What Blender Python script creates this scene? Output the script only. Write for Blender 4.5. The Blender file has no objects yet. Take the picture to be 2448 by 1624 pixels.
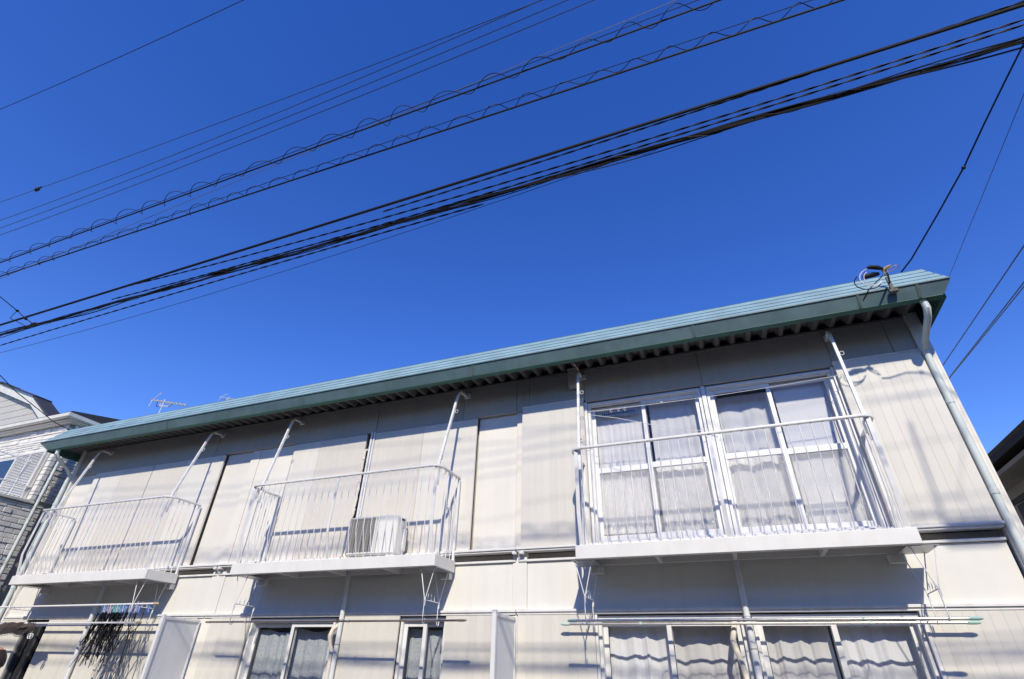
import bpy, math, random
from mathutils import Vector, Matrix
random.seed(7)
S = bpy.context.scene
C = S.collection
R = math.radians

# ------------------------------------------------------------------ camera
YAW, PITCH, ROLL = -0.387423, 0.576385, 0.0276285
cy, sy, cp, sp = math.cos(YAW), math.sin(YAW), math.cos(PITCH), math.sin(PITCH)
fw = Vector((sy*cp, cy*cp, sp)); rt = Vector((cy, -sy, 0)); up = rt.cross(fw)
r2 = rt*math.cos(ROLL) + up*math.sin(ROLL); u2 = up*math.cos(ROLL) - rt*math.sin(ROLL)
cam = bpy.data.cameras.new('camera'); camo = bpy.data.objects.new('camera', cam); C.objects.link(camo)
cam.sensor_width = 36; cam.lens = 17.957; cam.clip_start = 0.05; cam.clip_end = 3000
camo.matrix_world = Matrix(((r2.x, u2.x, -fw.x, 0.0), (r2.y, u2.y, -fw.y, -6.6), (r2.z, u2.z, -fw.z, 1.6), (0, 0, 0, 1)))
S.camera = camo

# ------------------------------------------------------------------ sky and sun
SUN = Vector((0.30, -1.0, 0.86)).normalized()
elev = math.asin(SUN.z); azim = math.atan2(SUN.x, SUN.y)
w = bpy.data.worlds.new('World'); S.world = w; w.use_nodes = True
nt = w.node_tree; bg = nt.nodes['Background']
sky = nt.nodes.new('ShaderNodeTexSky'); sky.sky_type = 'NISHITA'; sky.sun_disc = False
sky.sun_elevation = elev; sky.sun_rotation = azim; sky.altitude = 0
sky.air_density = 1.0; sky.dust_density = 0.0; sky.ozone_density = 3.0
hs = nt.nodes.new('ShaderNodeHueSaturation'); hs.inputs['Hue'].default_value = 0.523; hs.inputs['Saturation'].default_value = 1.315; hs.inputs['Value'].default_value = 1.38
nt.links.new(sky.outputs[0], hs.inputs['Color']); nt.links.new(hs.outputs[0], bg.inputs[0]); bg.inputs[1].default_value = 0.14
sl = bpy.data.lights.new('sun', 'SUN'); sl.energy = 4.1; sl.angle = R(1.0); sl.color = (1.0, 0.925, 0.76)
so = bpy.data.objects.new('sun', sl); C.objects.link(so)
so.rotation_euler = SUN.to_track_quat('Z', 'Y').to_euler(); so.location = (6, -20, 18)
S.view_settings.view_transform = 'Standard'; S.view_settings.look = 'None'
S.view_settings.exposure = 0.20; S.view_settings.gamma = 1.0; S.view_settings.use_curve_mapping = False

# ------------------------------------------------------------------ materials
def pset(b, k, v):
    if k in b.inputs: b.inputs[k].default_value = v
def mat(name, col, rough=0.55, metal=0.0, var=0.06, scale=3.0, streak=0.0, bump=0.0, bscale=60, spec=0.4, stain=None, stain_amt=0.0, coords='Object', warp=0.0):
    m = bpy.data.materials.new(name); m.use_nodes = True
    n = m.node_tree.nodes; l = m.node_tree.links; b = n['Principled BSDF']
    pset(b, 'Roughness', rough); pset(b, 'Metallic', metal); pset(b, 'Specular IOR Level', spec)
    tc = n.new('ShaderNodeTexCoord'); co = tc.outputs[coords]
    no = n.new('ShaderNodeTexNoise'); no.inputs['Scale'].default_value = scale; no.inputs['Detail'].default_value = 6; no.inputs['Roughness'].default_value = 0.65
    l.new(co, no.inputs['Vector'])
    rp = n.new('ShaderNodeValToRGB'); rp.color_ramp.elements[0].position = 0.3; rp.color_ramp.elements[1].position = 0.72
    c0 = [c*(1-var) for c in col]; c1 = [min(1, c*(1+var*0.6)) for c in col]
    rp.color_ramp.elements[0].color = (*c0, 1); rp.color_ramp.elements[1].color = (*c1, 1)
    l.new(no.outputs['Fac'], rp.inputs['Fac']); out = rp.outputs['Color']
    if streak > 0:                         # rain streaks: noise stretched along z
        mp = n.new('ShaderNodeMapping'); mp.inputs['Scale'].default_value = (4.5, 4.5, 0.22); l.new(co, mp.inputs['Vector'])
        n2 = n.new('ShaderNodeTexNoise'); n2.inputs['Scale'].default_value = 2.2; n2.inputs['Detail'].default_value = 5; l.new(mp.outputs[0], n2.inputs['Vector'])
        r3 = n.new('ShaderNodeValToRGB'); r3.color_ramp.elements[0].position = 0.46; r3.color_ramp.elements[1].position = 0.78
        r3.color_ramp.elements[0].color = (0, 0, 0, 1); r3.color_ramp.elements[1].color = (streak, streak, streak, 1)
        l.new(n2.outputs['Fac'], r3.inputs['Fac'])
        mx = n.new('ShaderNodeMixRGB'); mx.blend_type = 'MIX'; l.new(r3.outputs['Color'], mx.inputs[0]); l.new(out, mx.inputs[1])
        sc = stain or (0.30, 0.27, 0.23); mx.inputs[2].default_value = (*sc, 1); out = mx.outputs[0]
    if stain_amt > 0:                      # blotches of rust or grime
        n4 = n.new('ShaderNodeTexNoise'); n4.inputs['Scale'].default_value = 5.5; n4.inputs['Detail'].default_value = 8; n4.inputs['Roughness'].default_value = 0.7; l.new(co, n4.inputs['Vector'])
        r5 = n.new('ShaderNodeValToRGB'); r5.color_ramp.elements[0].position = 0.60; r5.color_ramp.elements[1].position = 0.74
        r5.color_ramp.elements[0].color = (0, 0, 0, 1); r5.color_ramp.elements[1].color = (stain_amt,)*3 + (1,)
        l.new(n4.outputs['Fac'], r5.inputs['Fac'])
        mx = n.new('ShaderNodeMixRGB'); l.new(r5.outputs['Color'], mx.inputs[0]); l.new(out, mx.inputs[1])
        mx.inputs[2].default_value = (*(stain or (0.14, 0.10, 0.06)), 1); out = mx.outputs[0]
    l.new(out, b.inputs['Base Color'])
    rr = n.new('ShaderNodeMapRange'); rr.inputs['To Min'].default_value = max(0.02, rough-0.1); rr.inputs['To Max'].default_value = min(1, rough+0.12)
    l.new(no.outputs['Fac'], rr.inputs['Value']); l.new(rr.outputs[0], b.inputs['Roughness'])
    nrm = None
    if warp > 0:                           # sheet metal is never quite flat
        nw = n.new('ShaderNodeTexNoise'); nw.inputs['Scale'].default_value = 1.7; nw.inputs['Detail'].default_value = 2; l.new(co, nw.inputs['Vector'])
        bw = n.new('ShaderNodeBump'); bw.inputs['Strength'].default_value = warp; bw.inputs['Distance'].default_value = 0.035
        l.new(nw.outputs['Fac'], bw.inputs['Height']); nrm = bw.outputs[0]; l.new(nrm, b.inputs['Normal'])
    if bump > 0:
        nb = n.new('ShaderNodeTexNoise'); nb.inputs['Scale'].default_value = bscale; nb.inputs['Detail'].default_value = 3; l.new(co, nb.inputs['Vector'])
        bp = n.new('ShaderNodeBump'); bp.inputs['Strength'].default_value = bump; bp.inputs['Distance'].default_value = 0.004
        l.new(nb.outputs['Fac'], bp.inputs['Height']); l.new(bp.outputs[0], b.inputs['Normal'])
        if nrm: l.new(nrm, bp.inputs['Normal'])
    return m
def glass_mat(name, tint, refl, rough, diff=0.0, dcol=(0.8, 0.8, 0.78), pebble=0.0):
    m = bpy.data.materials.new(name); m.use_nodes = True
    n = m.node_tree.nodes; l = m.node_tree.links; n.remove(n['Principled BSDF'])
    out = n['Material Output']
    tr = n.new('ShaderNodeBsdfTransparent'); tr.inputs[0].default_value = (*tint, 1)
    gl = n.new('ShaderNodeBsdfGlossy'); gl.inputs['Roughness'].default_value = rough
    fr = n.new('ShaderNodeLayerWeight'); fr.inputs['Blend'].default_value = 0.5
    pw = n.new('ShaderNodeMath'); pw.operation = 'POWER'; pw.inputs[1].default_value = 3.0; l.new(fr.outputs['Facing'], pw.inputs[0])
    ad = n.new('ShaderNodeMath'); ad.operation = 'MULTIPLY_ADD'; ad.inputs[1].default_value = 0.85; ad.inputs[2].default_value = refl; ad.use_clamp = True
    l.new(pw.outputs[0], ad.inputs[0])
    cur = tr.outputs[0]
    if diff > 0:
        df = n.new('ShaderNodeBsdfDiffuse'); df.inputs[0].default_value = (*dcol, 1)
        m1 = n.new('ShaderNodeMixShader'); m1.inputs[0].default_value = diff; l.new(cur, m1.inputs[1]); l.new(df.outputs[0], m1.inputs[2]); cur = m1.outputs[0]
    m2 = n.new('ShaderNodeMixShader'); l.new(ad.outputs[0], m2.inputs[0]); l.new(cur, m2.inputs[1]); l.new(gl.outputs[0], m2.inputs[2])
    if pebble > 0:
        tc = n.new('ShaderNodeTexCoord'); vo = n.new('ShaderNodeTexVoronoi'); vo.inputs['Scale'].default_value = 75; l.new(tc.outputs['Object'], vo.inputs['Vector'])
        bp = n.new('ShaderNodeBump'); bp.inputs['Strength'].default_value = pebble; bp.inputs['Distance'].default_value = 0.006
        l.new(vo.outputs['Distance'], bp.inputs['Height']); l.new(bp.outputs[0], gl.inputs['Normal']); 
        if diff > 0: l.new(bp.outputs[0], df.inputs['Normal'])
    l.new(m2.outputs[0], out.inputs[0]); return m

M = {}
M['wall'] = mat('wall_panel_paint', (0.69, 0.675, 0.645), 0.6, var=0.05, scale=1.3, streak=0.16, bump=0.06, bscale=140)
M['wall_plain'] = mat('wall_plain_paint', (0.75, 0.72, 0.655), 0.65, var=0.05, scale=1.6, streak=0.07, bump=0.10, bscale=120, warp=0.16)
M['mid'] = mat('mid_wall_paint', (0.745, 0.725, 0.67), 0.65, var=0.045, scale=1.8, streak=0.08, bump=0.14, bscale=150, warp=0.16)
M['shutter'] = mat('shutter_paint', (0.70, 0.672, 0.612), 0.5, var=0.05, scale=1.2, streak=0.07, warp=0.16)
M['shutter_beige'] = mat('shutter_beige_paint', (0.645, 0.608, 0.545), 0.5, var=0.05, scale=1.2, streak=0.07, warp=0.16)
M['strip'] = mat('siding_paint', (0.665, 0.638, 0.578), 0.5, var=0.04, scale=1.5, streak=0.07, warp=0.16)
M['band'] = mat('upper_band_shaded_paint', (0.46, 0.425, 0.37), 0.65, var=0.07, scale=1.2, streak=0.2, bump=0.1, bscale=130, warp=0.16)  # wall paint darkened so its colour carries part of the eave shade
M['trim'] = mat('trim_paint', (0.74, 0.73, 0.71), 0.45, var=0.05, scale=4, streak=0.25)
M['white'] = mat('white_enamel', (0.765, 0.75, 0.715), 0.35, var=0.05, scale=3, streak=0.14, stain=(0.42, 0.38, 0.33), stain_amt=0.16, warp=0.12)
M['rail'] = mat('rail_enamel', (0.745, 0.74, 0.73), 0.42, var=0.1, scale=8, stain_amt=0.22, stain=(0.34, 0.24, 0.16))
M['alu'] = mat('aluminium_sash', (0.77, 0.765, 0.76), 0.4, metal=0.05, var=0.05, scale=5, streak=0.1)
M['alu_dark'] = mat('aluminium_dull', (0.36, 0.37, 0.40), 0.4, metal=0.4, var=0.1, scale=6)
M['dark_frame'] = mat('dark_bronze_frame', (0.055, 0.06, 0.07), 0.45, metal=0.2, var=0.15, scale=8)
M['teal'] = mat('roof_teal_steel', (0.245, 0.365, 0.395), 0.5, warp=0.5, var=0.2, scale=2.5, streak=0.22, stain=(0.20, 0.31, 0.33))
M['gutter'] = mat('gutter_teal', (0.095, 0.158, 0.170), 0.55, var=0.2, scale=2.0, streak=0.35, stain=(0.055, 0.075, 0.065), stain_amt=0.35, warp=0.5)
M['gutter_joint'] = mat('gutter_joint_rust', (0.085, 0.12, 0.118), 0.7, var=0.3, scale=9, stain_amt=0.8, stain=(0.10, 0.065, 0.035))
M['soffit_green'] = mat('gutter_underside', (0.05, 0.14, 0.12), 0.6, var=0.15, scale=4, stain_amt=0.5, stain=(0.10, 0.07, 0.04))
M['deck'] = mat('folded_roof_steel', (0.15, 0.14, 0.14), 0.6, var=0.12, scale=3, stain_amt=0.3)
M['pipe'] = mat('downpipe_pvc', (0.62, 0.67, 0.645), 0.6, var=0.06, scale=5, streak=0.15)
M['pipe_white'] = mat('drain_pipe_pvc', (0.70, 0.715, 0.73), 0.35, var=0.06, scale=5)
M['hose'] = mat('insulated_hose', (0.72, 0.66, 0.56), 0.7, var=0.14, scale=12, bump=0.2, bscale=40)
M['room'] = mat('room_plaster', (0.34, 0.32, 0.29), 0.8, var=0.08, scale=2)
M['dark'] = mat('dark_void', (0.03, 0.03, 0.03), 0.8, var=0.1)
M['concrete'] = mat('plinth_concrete', (0.36, 0.35, 0.33), 0.85, var=0.12, scale=2.5, bump=0.3)
M['asphalt'] = mat('asphalt', (0.062, 0.060, 0.056), 0.9, var=0.2, scale=1.2, bump=0.4, bscale=90)
M['apron'] = mat('apron_concrete', (0.22, 0.21, 0.19), 0.85, var=0.12, scale=1.5, bump=0.2)
M['cable'] = mat('cable_black', (0.010, 0.010, 0.012), 0.6, var=0.1, scale=20, spec=0.3)
M['rusty'] = mat('rusty_steel', (0.13, 0.115, 0.105), 0.7, var=0.3, scale=30)
M['cable_blue'] = mat('cable_blue_black', (0.012, 0.018, 0.045), 0.35, var=0.1, scale=20)
M['strand'] = mat('steel_strand', (0.20, 0.20, 0.22), 0.6, metal=0.3, var=0.1, scale=20)
M['galv'] = mat('galvanised', (0.42, 0.43, 0.44), 0.4, metal=0.6, var=0.12, scale=15)
M['cord_white'] = mat('white_cord', (0.75, 0.74, 0.72), 0.5, var=0.05)
M['bracket'] = mat('white_wire', (0.80, 0.79, 0.78), 0.4, var=0.05, scale=10)
M['pole_steel'] = mat('pole_steel', (0.72, 0.68, 0.62), 0.28, metal=0.75, var=0.08, scale=12)
M['pole_brown'] = mat('pole_brown', (0.36, 0.28, 0.21), 0.4, metal=0.35, var=0.15, scale=15)
M['pole_white'] = mat('pole_white', (0.76, 0.75, 0.74), 0.35, var=0.08, scale=15)
M['cap_green'] = mat('cap_green', (0.42, 0.62, 0.52), 0.5, var=0.06)
M['cap_tan'] = mat('cap_tan', (0.52, 0.38, 0.22), 0.55, var=0.1)
M['curtain'] = mat('satin_curtain', (0.86, 0.87, 0.88), 0.40, var=0.06, scale=4, spec=0.5)
M['curtain_grey'] = mat('grey_curtain', (0.72, 0.72, 0.715), 0.7, var=0.10, scale=3)
M['lace'] = mat('lace_curtain', (0.50, 0.54, 0.57), 0.75, var=0.28, scale=42)
M['curtain_pale'] = mat('pale_curtain', (0.80, 0.79, 0.775), 0.7, var=0.08, scale=3)
M['board'] = mat('white_board', (0.78, 0.78, 0.78), 0.5, var=0.03)
M['ac'] = mat('ac_casing', (0.74, 0.73, 0.70), 0.45, var=0.05, scale=5, streak=0.1)
M['ac_dark'] = mat('ac_coil', (0.13, 0.125, 0.12), 0.5, metal=0.3, var=0.2, scale=20)
M['ac_fin'] = mat('ac_fin', (0.46, 0.445, 0.43), 0.5, var=0.1)
M['box'] = mat('junction_box', (0.50, 0.46, 0.39), 0.5, var=0.08)
M['panel'] = mat('screen_panel', (0.66, 0.665, 0.69), 0.5, var=0.05, scale=2, streak=0.1)
M['black_cloth'] = mat('black_cloth', (0.008, 0.008, 0.010), 0.75, var=0.2, scale=20)
M['net'] = mat('brown_net', (0.075, 0.06, 0.055), 0.85, var=0.4, scale=60)
M['clip_blue'] = mat('clip_blue', (0.10, 0.22, 0.62), 0.4, var=0.05)
M['clip_pink'] = mat('clip_pink', (0.65, 0.28, 0.40), 0.4, var=0.05)
M['clip_teal'] = mat('clip_teal', (0.12, 0.50, 0.50), 0.4, var=0.05)
M['clip_pale'] = mat('clip_pale', (0.55, 0.60, 0.72), 0.4, var=0.05)
M['stone'] = mat('stone_cladding', (0.72, 0.70, 0.655), 0.85, var=0.16, scale=4, bump=0.7, bscale=28)
M['stone2'] = mat('stone_cladding_b', (0.65, 0.63, 0.595), 0.85, var=0.18, scale=5, bump=0.7, bscale=24)
M['mortar'] = mat('mortar', (0.33, 0.32, 0.30), 0.9, var=0.1)
M['house_white'] = mat('house_white_trim', (0.62, 0.60, 0.555), 0.5, var=0.06, scale=3, streak=0.15)
M['house_eave'] = mat('house_eave_cream', (0.66, 0.63, 0.56), 0.55, var=0.08, scale=3, streak=0.2)
M['house_siding'] = mat('house_grey_siding', (0.46, 0.435, 0.40), 0.6, var=0.06, scale=2)
M['roof_dark'] = mat('dark_roof_tile', (0.035, 0.033, 0.036), 0.6, var=0.25, scale=6)
M['plaster'] = mat('rough_plaster', (0.30, 0.285, 0.26), 0.9, var=0.14, scale=3, bump=0.8, bscale=30)
M['dark_wood'] = mat('dark_timber', (0.035, 0.03, 0.032), 0.7, var=0.25, scale=6)
M['antenna'] = mat('antenna_alloy', (0.70, 0.70, 0.70), 0.3, metal=0.5, var=0.1)
M['skin'] = mat('skin', (0.50, 0.255, 0.145), 0.5, var=0.08, scale=12)
M['hair'] = mat('dark_hair', (0.035, 0.024, 0.018), 0.6, var=0.3, scale=40)
M['jacket'] = mat('navy_jacket', (0.012, 0.013, 0.022), 0.75, var=0.2, scale=15)
M['trouser'] = mat('dark_trousers', (0.03, 0.03, 0.035), 0.8, var=0.2, scale=15)
M['shoe'] = mat('black_shoes', (0.02, 0.018, 0.016), 0.4, var=0.2)
M['white_plastic'] = mat('white_plastic', (0.75, 0.75, 0.75), 0.35, var=0.04)
for base in ('wall_plain', 'mid', 'strip', 'shutter'):
    for k, f in ((1, 0.965), (2, 1.02)):
        c = M[base].copy(); c.name = M[base].name + '_tone%d' % k; M[base+'_%d' % k] = c
        for nd in c.node_tree.nodes:
            if nd.type == 'VALTORGB' and nd.color_ramp.elements[1].color[0] > 0.55:
                for e in nd.color_ramp.elements: e.color = tuple(v*f for v in e.color[:3]) + (1,)
TONE = random.Random(4)
def tone(m):
    return m if m+'_1' not in M else TONE.choice((m, m, m+'_1', m+'_2'))
M['glass'] = glass_mat('clear_glass', (0.945, 0.945, 0.955), 0.03, 0.0)
M['frosted'] = glass_mat('pebbled_glass', (0.95, 0.95, 0.955), 0.05, 0.09, diff=0.15, dcol=(0.82, 0.82, 0.83), pebble=1.0)
M['glass_grey'] = glass_mat('grey_glass', (0.35, 0.36, 0.37), 0.08, 0.02)

# ------------------------------------------------------------------ mesh building
class MB:
    def __init__(s): s.v = []; s.f = []
    def box(s, x0, x1, y0, y1, z0, z1, c=0.0):
        if x0 > x1: x0, x1 = x1, x0
        if y0 > y1: y0, y1 = y1, y0
        if z0 > z1: z0, z1 = z1, z0
        b = len(s.v)
        if c <= 0:
            s.v += [(x, y, z) for z in (z0, z1) for y in (y0, y1) for x in (x0, x1)]
            s.f += [tuple(b+i for i in q) for q in ((0, 2, 3, 1), (4, 5, 7, 6), (0, 1, 5, 4), (2, 6, 7, 3), (0, 4, 6, 2), (1, 3, 7, 5))]
            return s
        c = min(c, (x1-x0)*.45, (y1-y0)*.45, (z1-z0)*.45)
        lo = (x0, y0, z0); hi = (x1, y1, z1); idx = {}
        for sx in (0, 1):
            for sy_ in (0, 1):
                for sz in (0, 1):
                    g = (sx, sy_, sz)
                    for a in range(3):
                        p = [0, 0, 0]
                        for k in range(3):
                            e = hi[k] if g[k] else lo[k]
                            p[k] = e if k == a else e + (-c if g[k] else c)
                        idx[(g, a)] = len(s.v); s.v.append(tuple(p))
        cen = Vector(((x0+x1)/2, (y0+y1)/2, (z0+z1)/2))
        def add(q):
            pv = [Vector(s.v[i]) for i in q]; n = (pv[1]-pv[0]).cross(pv[2]-pv[0])
            m = sum(pv, Vector())/len(pv) - cen
            s.f.append(tuple(q) if n.dot(m) > 0 else tuple(reversed(q)))
        for a in range(3):
            o1, o2 = [k for k in range(3) if k != a]
            for sd in (0, 1):
                q = []
                for (u, v) in ((0, 0), (1, 0), (1, 1), (0, 1)):
                    g = [0, 0, 0]; g[a] = sd; g[o1] = u; g[o2] = v; q.append(idx[(tuple(g), a)])
                add(q)
            for u in (0, 1):
                for v in (0, 1):
                    g0 = [0, 0, 0]; g0[o1] = u; g0[o2] = v; g1 = list(g0); g1[a] = 1
                    g0 = tuple(g0); g1 = tuple(g1)
                    add([idx[(g0, o1)], idx[(g1, o1)], idx[(g1, o2)], idx[(g0, o2)]])
        for sx in (0, 1):
            for sy_ in (0, 1):
                for sz in (0, 1):
                    add([idx[((sx, sy_, sz), a)] for a in range(3)])
        return s
    def sweep(s, pts, prof, closed=False, upv=None, caps=True):
        P = [Vector(p) for p in pts]; n = len(P); k = len(prof); b = len(s.v)
        T = []
        for i in range(n):
            if closed: t = P[(i+1) % n]-P[i-1]
            else: t = P[min(i+1, n-1)]-P[max(i-1, 0)]
            T.append(t.normalized() if t.length > 1e-9 else Vector((0, 0, 1)))
        u0 = Vector(upv) if upv else (Vector((0, 0, 1)) if abs(T[0].z) < 0.9 else Vector((0, 1, 0)))
        for i in range(n):
            t = T[i]
            if upv is not None: u0 = Vector(upv)
            side = t.cross(u0)
            if side.length < 1e-6: side = t.cross(Vector((1, 0.01, 0)))
            side.normalize(); uu = side.cross(t).normalized()
            if upv is None: u0 = uu
            sc = 1.0
            if 0 < i < n-1 or closed:
                a = P[i]-P[i-1]; c2 = P[(i+1) % n]-P[i]
                if a.length > 1e-9 and c2.length > 1e-9:
                    sc = min(1.35, 1/max(0.5, math.sqrt(max(0.01, (1+a.normalized().dot(c2.normalized()))/2))))
            for q in prof[i] if isinstance(prof[0][0], tuple) else prof:
                s.v.append(tuple(P[i]+side*q[0]*sc+uu*q[1]))
        kk = len(prof[0]) if isinstance(prof[0][0], tuple) else k
        m = n if closed else n-1
        for i in range(m):
            for j in range(kk):
                a = b+i*kk+j; a2 = b+i*kk+(j+1) % kk; c2 = b+((i+1) % n)*kk+(j+1) % kk; d = b+((i+1) % n)*kk+j
                s.f.append((a, a2, c2, d))
        if caps and not closed:
            s.f.append(tuple(b+j for j in reversed(range(kk)))); s.f.append(tuple(b+(n-1)*kk+j for j in range(kk)))
        return s
    def tube(s, pts, r, n=8, closed=False, caps=True):
        if isinstance(r, (list, tuple)):
            pr = [tuple((rr*math.cos(2*math.pi*j/n), rr*math.sin(2*math.pi*j/n)) for j in range(n)) for rr in r]
        else: pr = [(r*math.cos(2*math.pi*j/n), r*math.sin(2*math.pi*j/n)) for j in range(n)]
        return s.sweep(pts, pr, closed, None, caps)
    def bar(s, pts, wd, ht, upv=None, closed=False):
        return s.sweep(pts, [(-wd/2, -ht/2), (wd/2, -ht/2), (wd/2, ht/2), (-wd/2, ht/2)], closed, upv)
    def prism(s, poly, x0, x1, axis=0):    # poly in the two other axes, extruded along axis
        b = len(s.v); n = len(poly)
        for x in (x0, x1):
            for q in poly:
                p = [0, 0, 0]; p[axis] = x; o = [k for k in range(3) if k != axis]; p[o[0]], p[o[1]] = q
                s.v.append(tuple(p))
        ar = sum(poly[i][0]*poly[(i+1) % n][1]-poly[(i+1) % n][0]*poly[i][1] for i in range(n))
        flip = (ar < 0) ^ (axis == 1)
        for i in range(n):
            j = (i+1) % n; q = (b+i, b+j, b+n+j, b+n+i)
            s.f.append(q[::-1] if flip else q)
        f0 = tuple(b+i for i in range(n)); f1 = tuple(b+n+i for i in range(n))
        s.f += [f0 if flip else f0[::-1], f1[::-1] if flip else f1]
        if axis == 0: pass
        return s
    def grid(s, fn, nu, nv):
        b = len(s.v)
        for i in range(nu+1):
            for j in range(nv+1): s.v.append(tuple(fn(i/nu, j/nv)))
        for i in range(nu):
            for j in range(nv):
                a = b+i*(nv+1)+j; s.f.append((a, a+1, a+nv+2, a+nv+1))
        return s
    def ellipsoid(s, c, r, nu=12, nv=8, rot=None):
        b = len(s.v)
        for i in range(nv+1):
            th = math.pi*i/nv
            for j in range(nu):
                ph = 2*math.pi*j/nu
                p = Vector((r[0]*math.sin(th)*math.cos(ph), r[1]*math.sin(th)*math.sin(ph), r[2]*math.cos(th)))
                if rot: p = rot @ p
                s.v.append((c[0]+p.x, c[1]+p.y, c[2]+p.z))
        for i in range(nv):
            for j in range(nu):
                a = b+i*nu+j; a2 = b+i*nu+(j+1) % nu
                s.f.append((a, a+nu, a2+nu, a2))
        return s
    def mesh(s, name, m, ang=35):
        me = bpy.data.meshes.new(name); me.from_pydata(s.v, [], s.f); me.update()
        if m is not None: me.materials.append(M[m] if isinstance(m, str) else m)
        me.polygons.foreach_set('use_smooth', [True]*len(me.polygons))
        try: me.set_sharp_from_angle(angle=R(ang))
        except Exception: pass
        return me

def tag(o, label=None, cat=None, group=None, kind=None):
    if label: o['label'] = label
    if cat: o['category'] = cat
    if group: o['group'] = group
    if kind: o['kind'] = kind
    return o
def link(o, parent=None):
    C.objects.link(o)
    if parent is not None:
        o.parent = parent
        if parent.type == 'EMPTY': o.matrix_parent_inverse = Matrix.Translation(-Vector(parent.location))
    return o
def obj(name, mb, m, parent=None, ang=35):
    return link(bpy.data.objects.new(name, mb.mesh(name, m, ang)), parent)
def thing(name, label, cat, loc, group=None):
    o = bpy.data.objects.new(name, None); o.empty_display_size = 0.2; o.location = loc; C.objects.link(o)
    return tag(o, label, cat, group)
def arc(c, r, a0, a1, n, plane='xy'):
    out = []
    for i in range(n+1):
        a = R(a0+(a1-a0)*i/n); u, v = r*math.cos(a), r*math.sin(a)
        out.append((c[0]+u, c[1]+v, c[2]) if plane == 'xy' else ((c[0]+u, c[1], c[2]+v) if plane == 'xz' else (c[0], c[1]+u, c[2]+v)))
    return out

# ------------------------------------------------------------------ ground
g = MB().grid(lambda u, v: (-600+1200*u, -600+1200*v, 0.0), 4, 4)
tag(obj('road', g, 'asphalt'), kind='structure')
tag(obj('pavement', MB().box(-40, 30, -1.6, 12, 0.004, 0.03), 'apron'), kind='structure')

# ------------------------------------------------------------------ apartment building
XL, XR = -12.72, 2.66
B = thing('apartment_building', 'two storey pale panelled apartment block with teal roof edge and white balconies', 'building', (-5.03, 4.0, 0.0))
# carcass: rooms 1.1 m deep behind the front, solid behind
b = MB()
b.box(XL, XR, 1.25, 8.0, 0.0, 5.55)
b.box(XL, XL+0.12, 0.06, 1.249, 0.3, 5.50); b.box(XR-0.12, XR, 0.06, 1.249, 0.3, 5.50)
for x in (-7.62, -2.5): b.box(x-0.06, x+0.06, 0.10, 1.249, 0.3, 5.4)
b.box(XL+0.121, XR-0.121, 0.14, 1.249, 2.42, 2.80)
b.box(XL+0.121, XR-0.121, 0.14, 1.249, 4.95, 5.20)
obj('wall', b, 'room', B)
obj('plinth', MB().box(XL-0.02, XR+0.02, -0.01, 1.2, 0.03, 0.30, 0.01), 'concrete', B)
# right end wall skin
obj('side_wall', MB().box(XR+0.001, XR+0.03, 0.05, 8.0, 0.3, 5.5), 'wall_plain', B)
obj('side_wall', MB().box(XL-0.03, XL-0.001, 0.05, 8.0, 0.3, 5.5), 'wall_plain', B)

def panel(x0, x1, z0, z1, yf, m='wall_plain', name='wall_panel', th=0.035, c=0.004, gap=0.0015):
    return obj(name, MB().box(x0+gap, x1-gap, yf, yf+th, z0+gap, z1-gap, c), tone(m), B)
def strips(x0, x1, z0, z1, yf, n, m='strip', name='siding_strip'):
    dx = (x1-x0)/n
    for i in range(n): panel(x0+i*dx, x0+(i+1)*dx, z0, z1, yf, m, name, 0.03, 0.0021, 0.0001)
ZS, ZT = 2.945, 4.887
# upper storey, left to right
panel(-12.66, -11.975, ZS, ZT, 0.045)
panel(-8.38, -7.775, ZS, ZT, 0.045)
panel(-7.765, -7.562, ZS, ZT, 0.012, c=0.006)
panel(-7.558, -6.76, ZS, ZT, 0.020)
panel(-3.212, -2.582, ZS, ZT, 0.045)
panel(-2.578, -2.462, ZS, ZT, 0.012, c=0.006)
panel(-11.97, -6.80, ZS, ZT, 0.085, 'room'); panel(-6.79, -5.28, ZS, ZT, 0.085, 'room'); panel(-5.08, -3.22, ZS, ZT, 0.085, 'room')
panel(-5.27, -5.09, ZS, ZT, 0.13, 'dark')
def shutter(x0, x1, yf, m):
    t = obj('shutter', MB().box(x0+0.002, x1-0.002, yf+0.004, yf+0.030, ZS+0.01, ZT-0.02), m, B)
    n = max(2, int(round((x1-x0)/0.104))); dx = (x1-x0-0.004)/n
    for i in range(n):                       # shallow ribs of the steel leaf
        obj('slat', MB().box(x0+0.002+i*dx+0.0002, x0+0.002+(i+1)*dx-0.0002, yf, yf+0.0035, ZS+0.012, ZT-0.022, 0.0006), m, t)
    obj('top_rail', MB().box(x0+0.004, x1-0.004, yf-0.006, yf+0.026, ZT-0.019, ZT-0.001, 0.003), 'alu_dark', t)
    return t
for x0, x1, m in ((-11.97, -11.125, 'shutter'), (-11.125, -10.25, 'shutter_beige'), (-10.235, -9.32, 'shutter_beige'), (-9.32, -8.386, 'shutter'),
                  (-6.75, -6.175, 'shutter'), (-6.175, -5.238, 'shutter_beige'), (-5.072, -4.155, 'shutter_beige'), (-4.155, -3.219, 'shutter')):
    shutter(x0, x1, -0.030, m)
obj('jamb', MB().box(-5.155, -5.125, -0.05, 0.08, ZS, ZT, 0.003), 'alu', B)
obj('jamb', MB().box(-5.105, -5.078, -0.045, 0.08, ZS, ZT, 0.003), 'alu', B)
obj('jamb', MB().box(-10.249, -10.236, -0.035, 0.03, ZS, ZT-0.02, 0.002), 'alu_dark', B)
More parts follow.
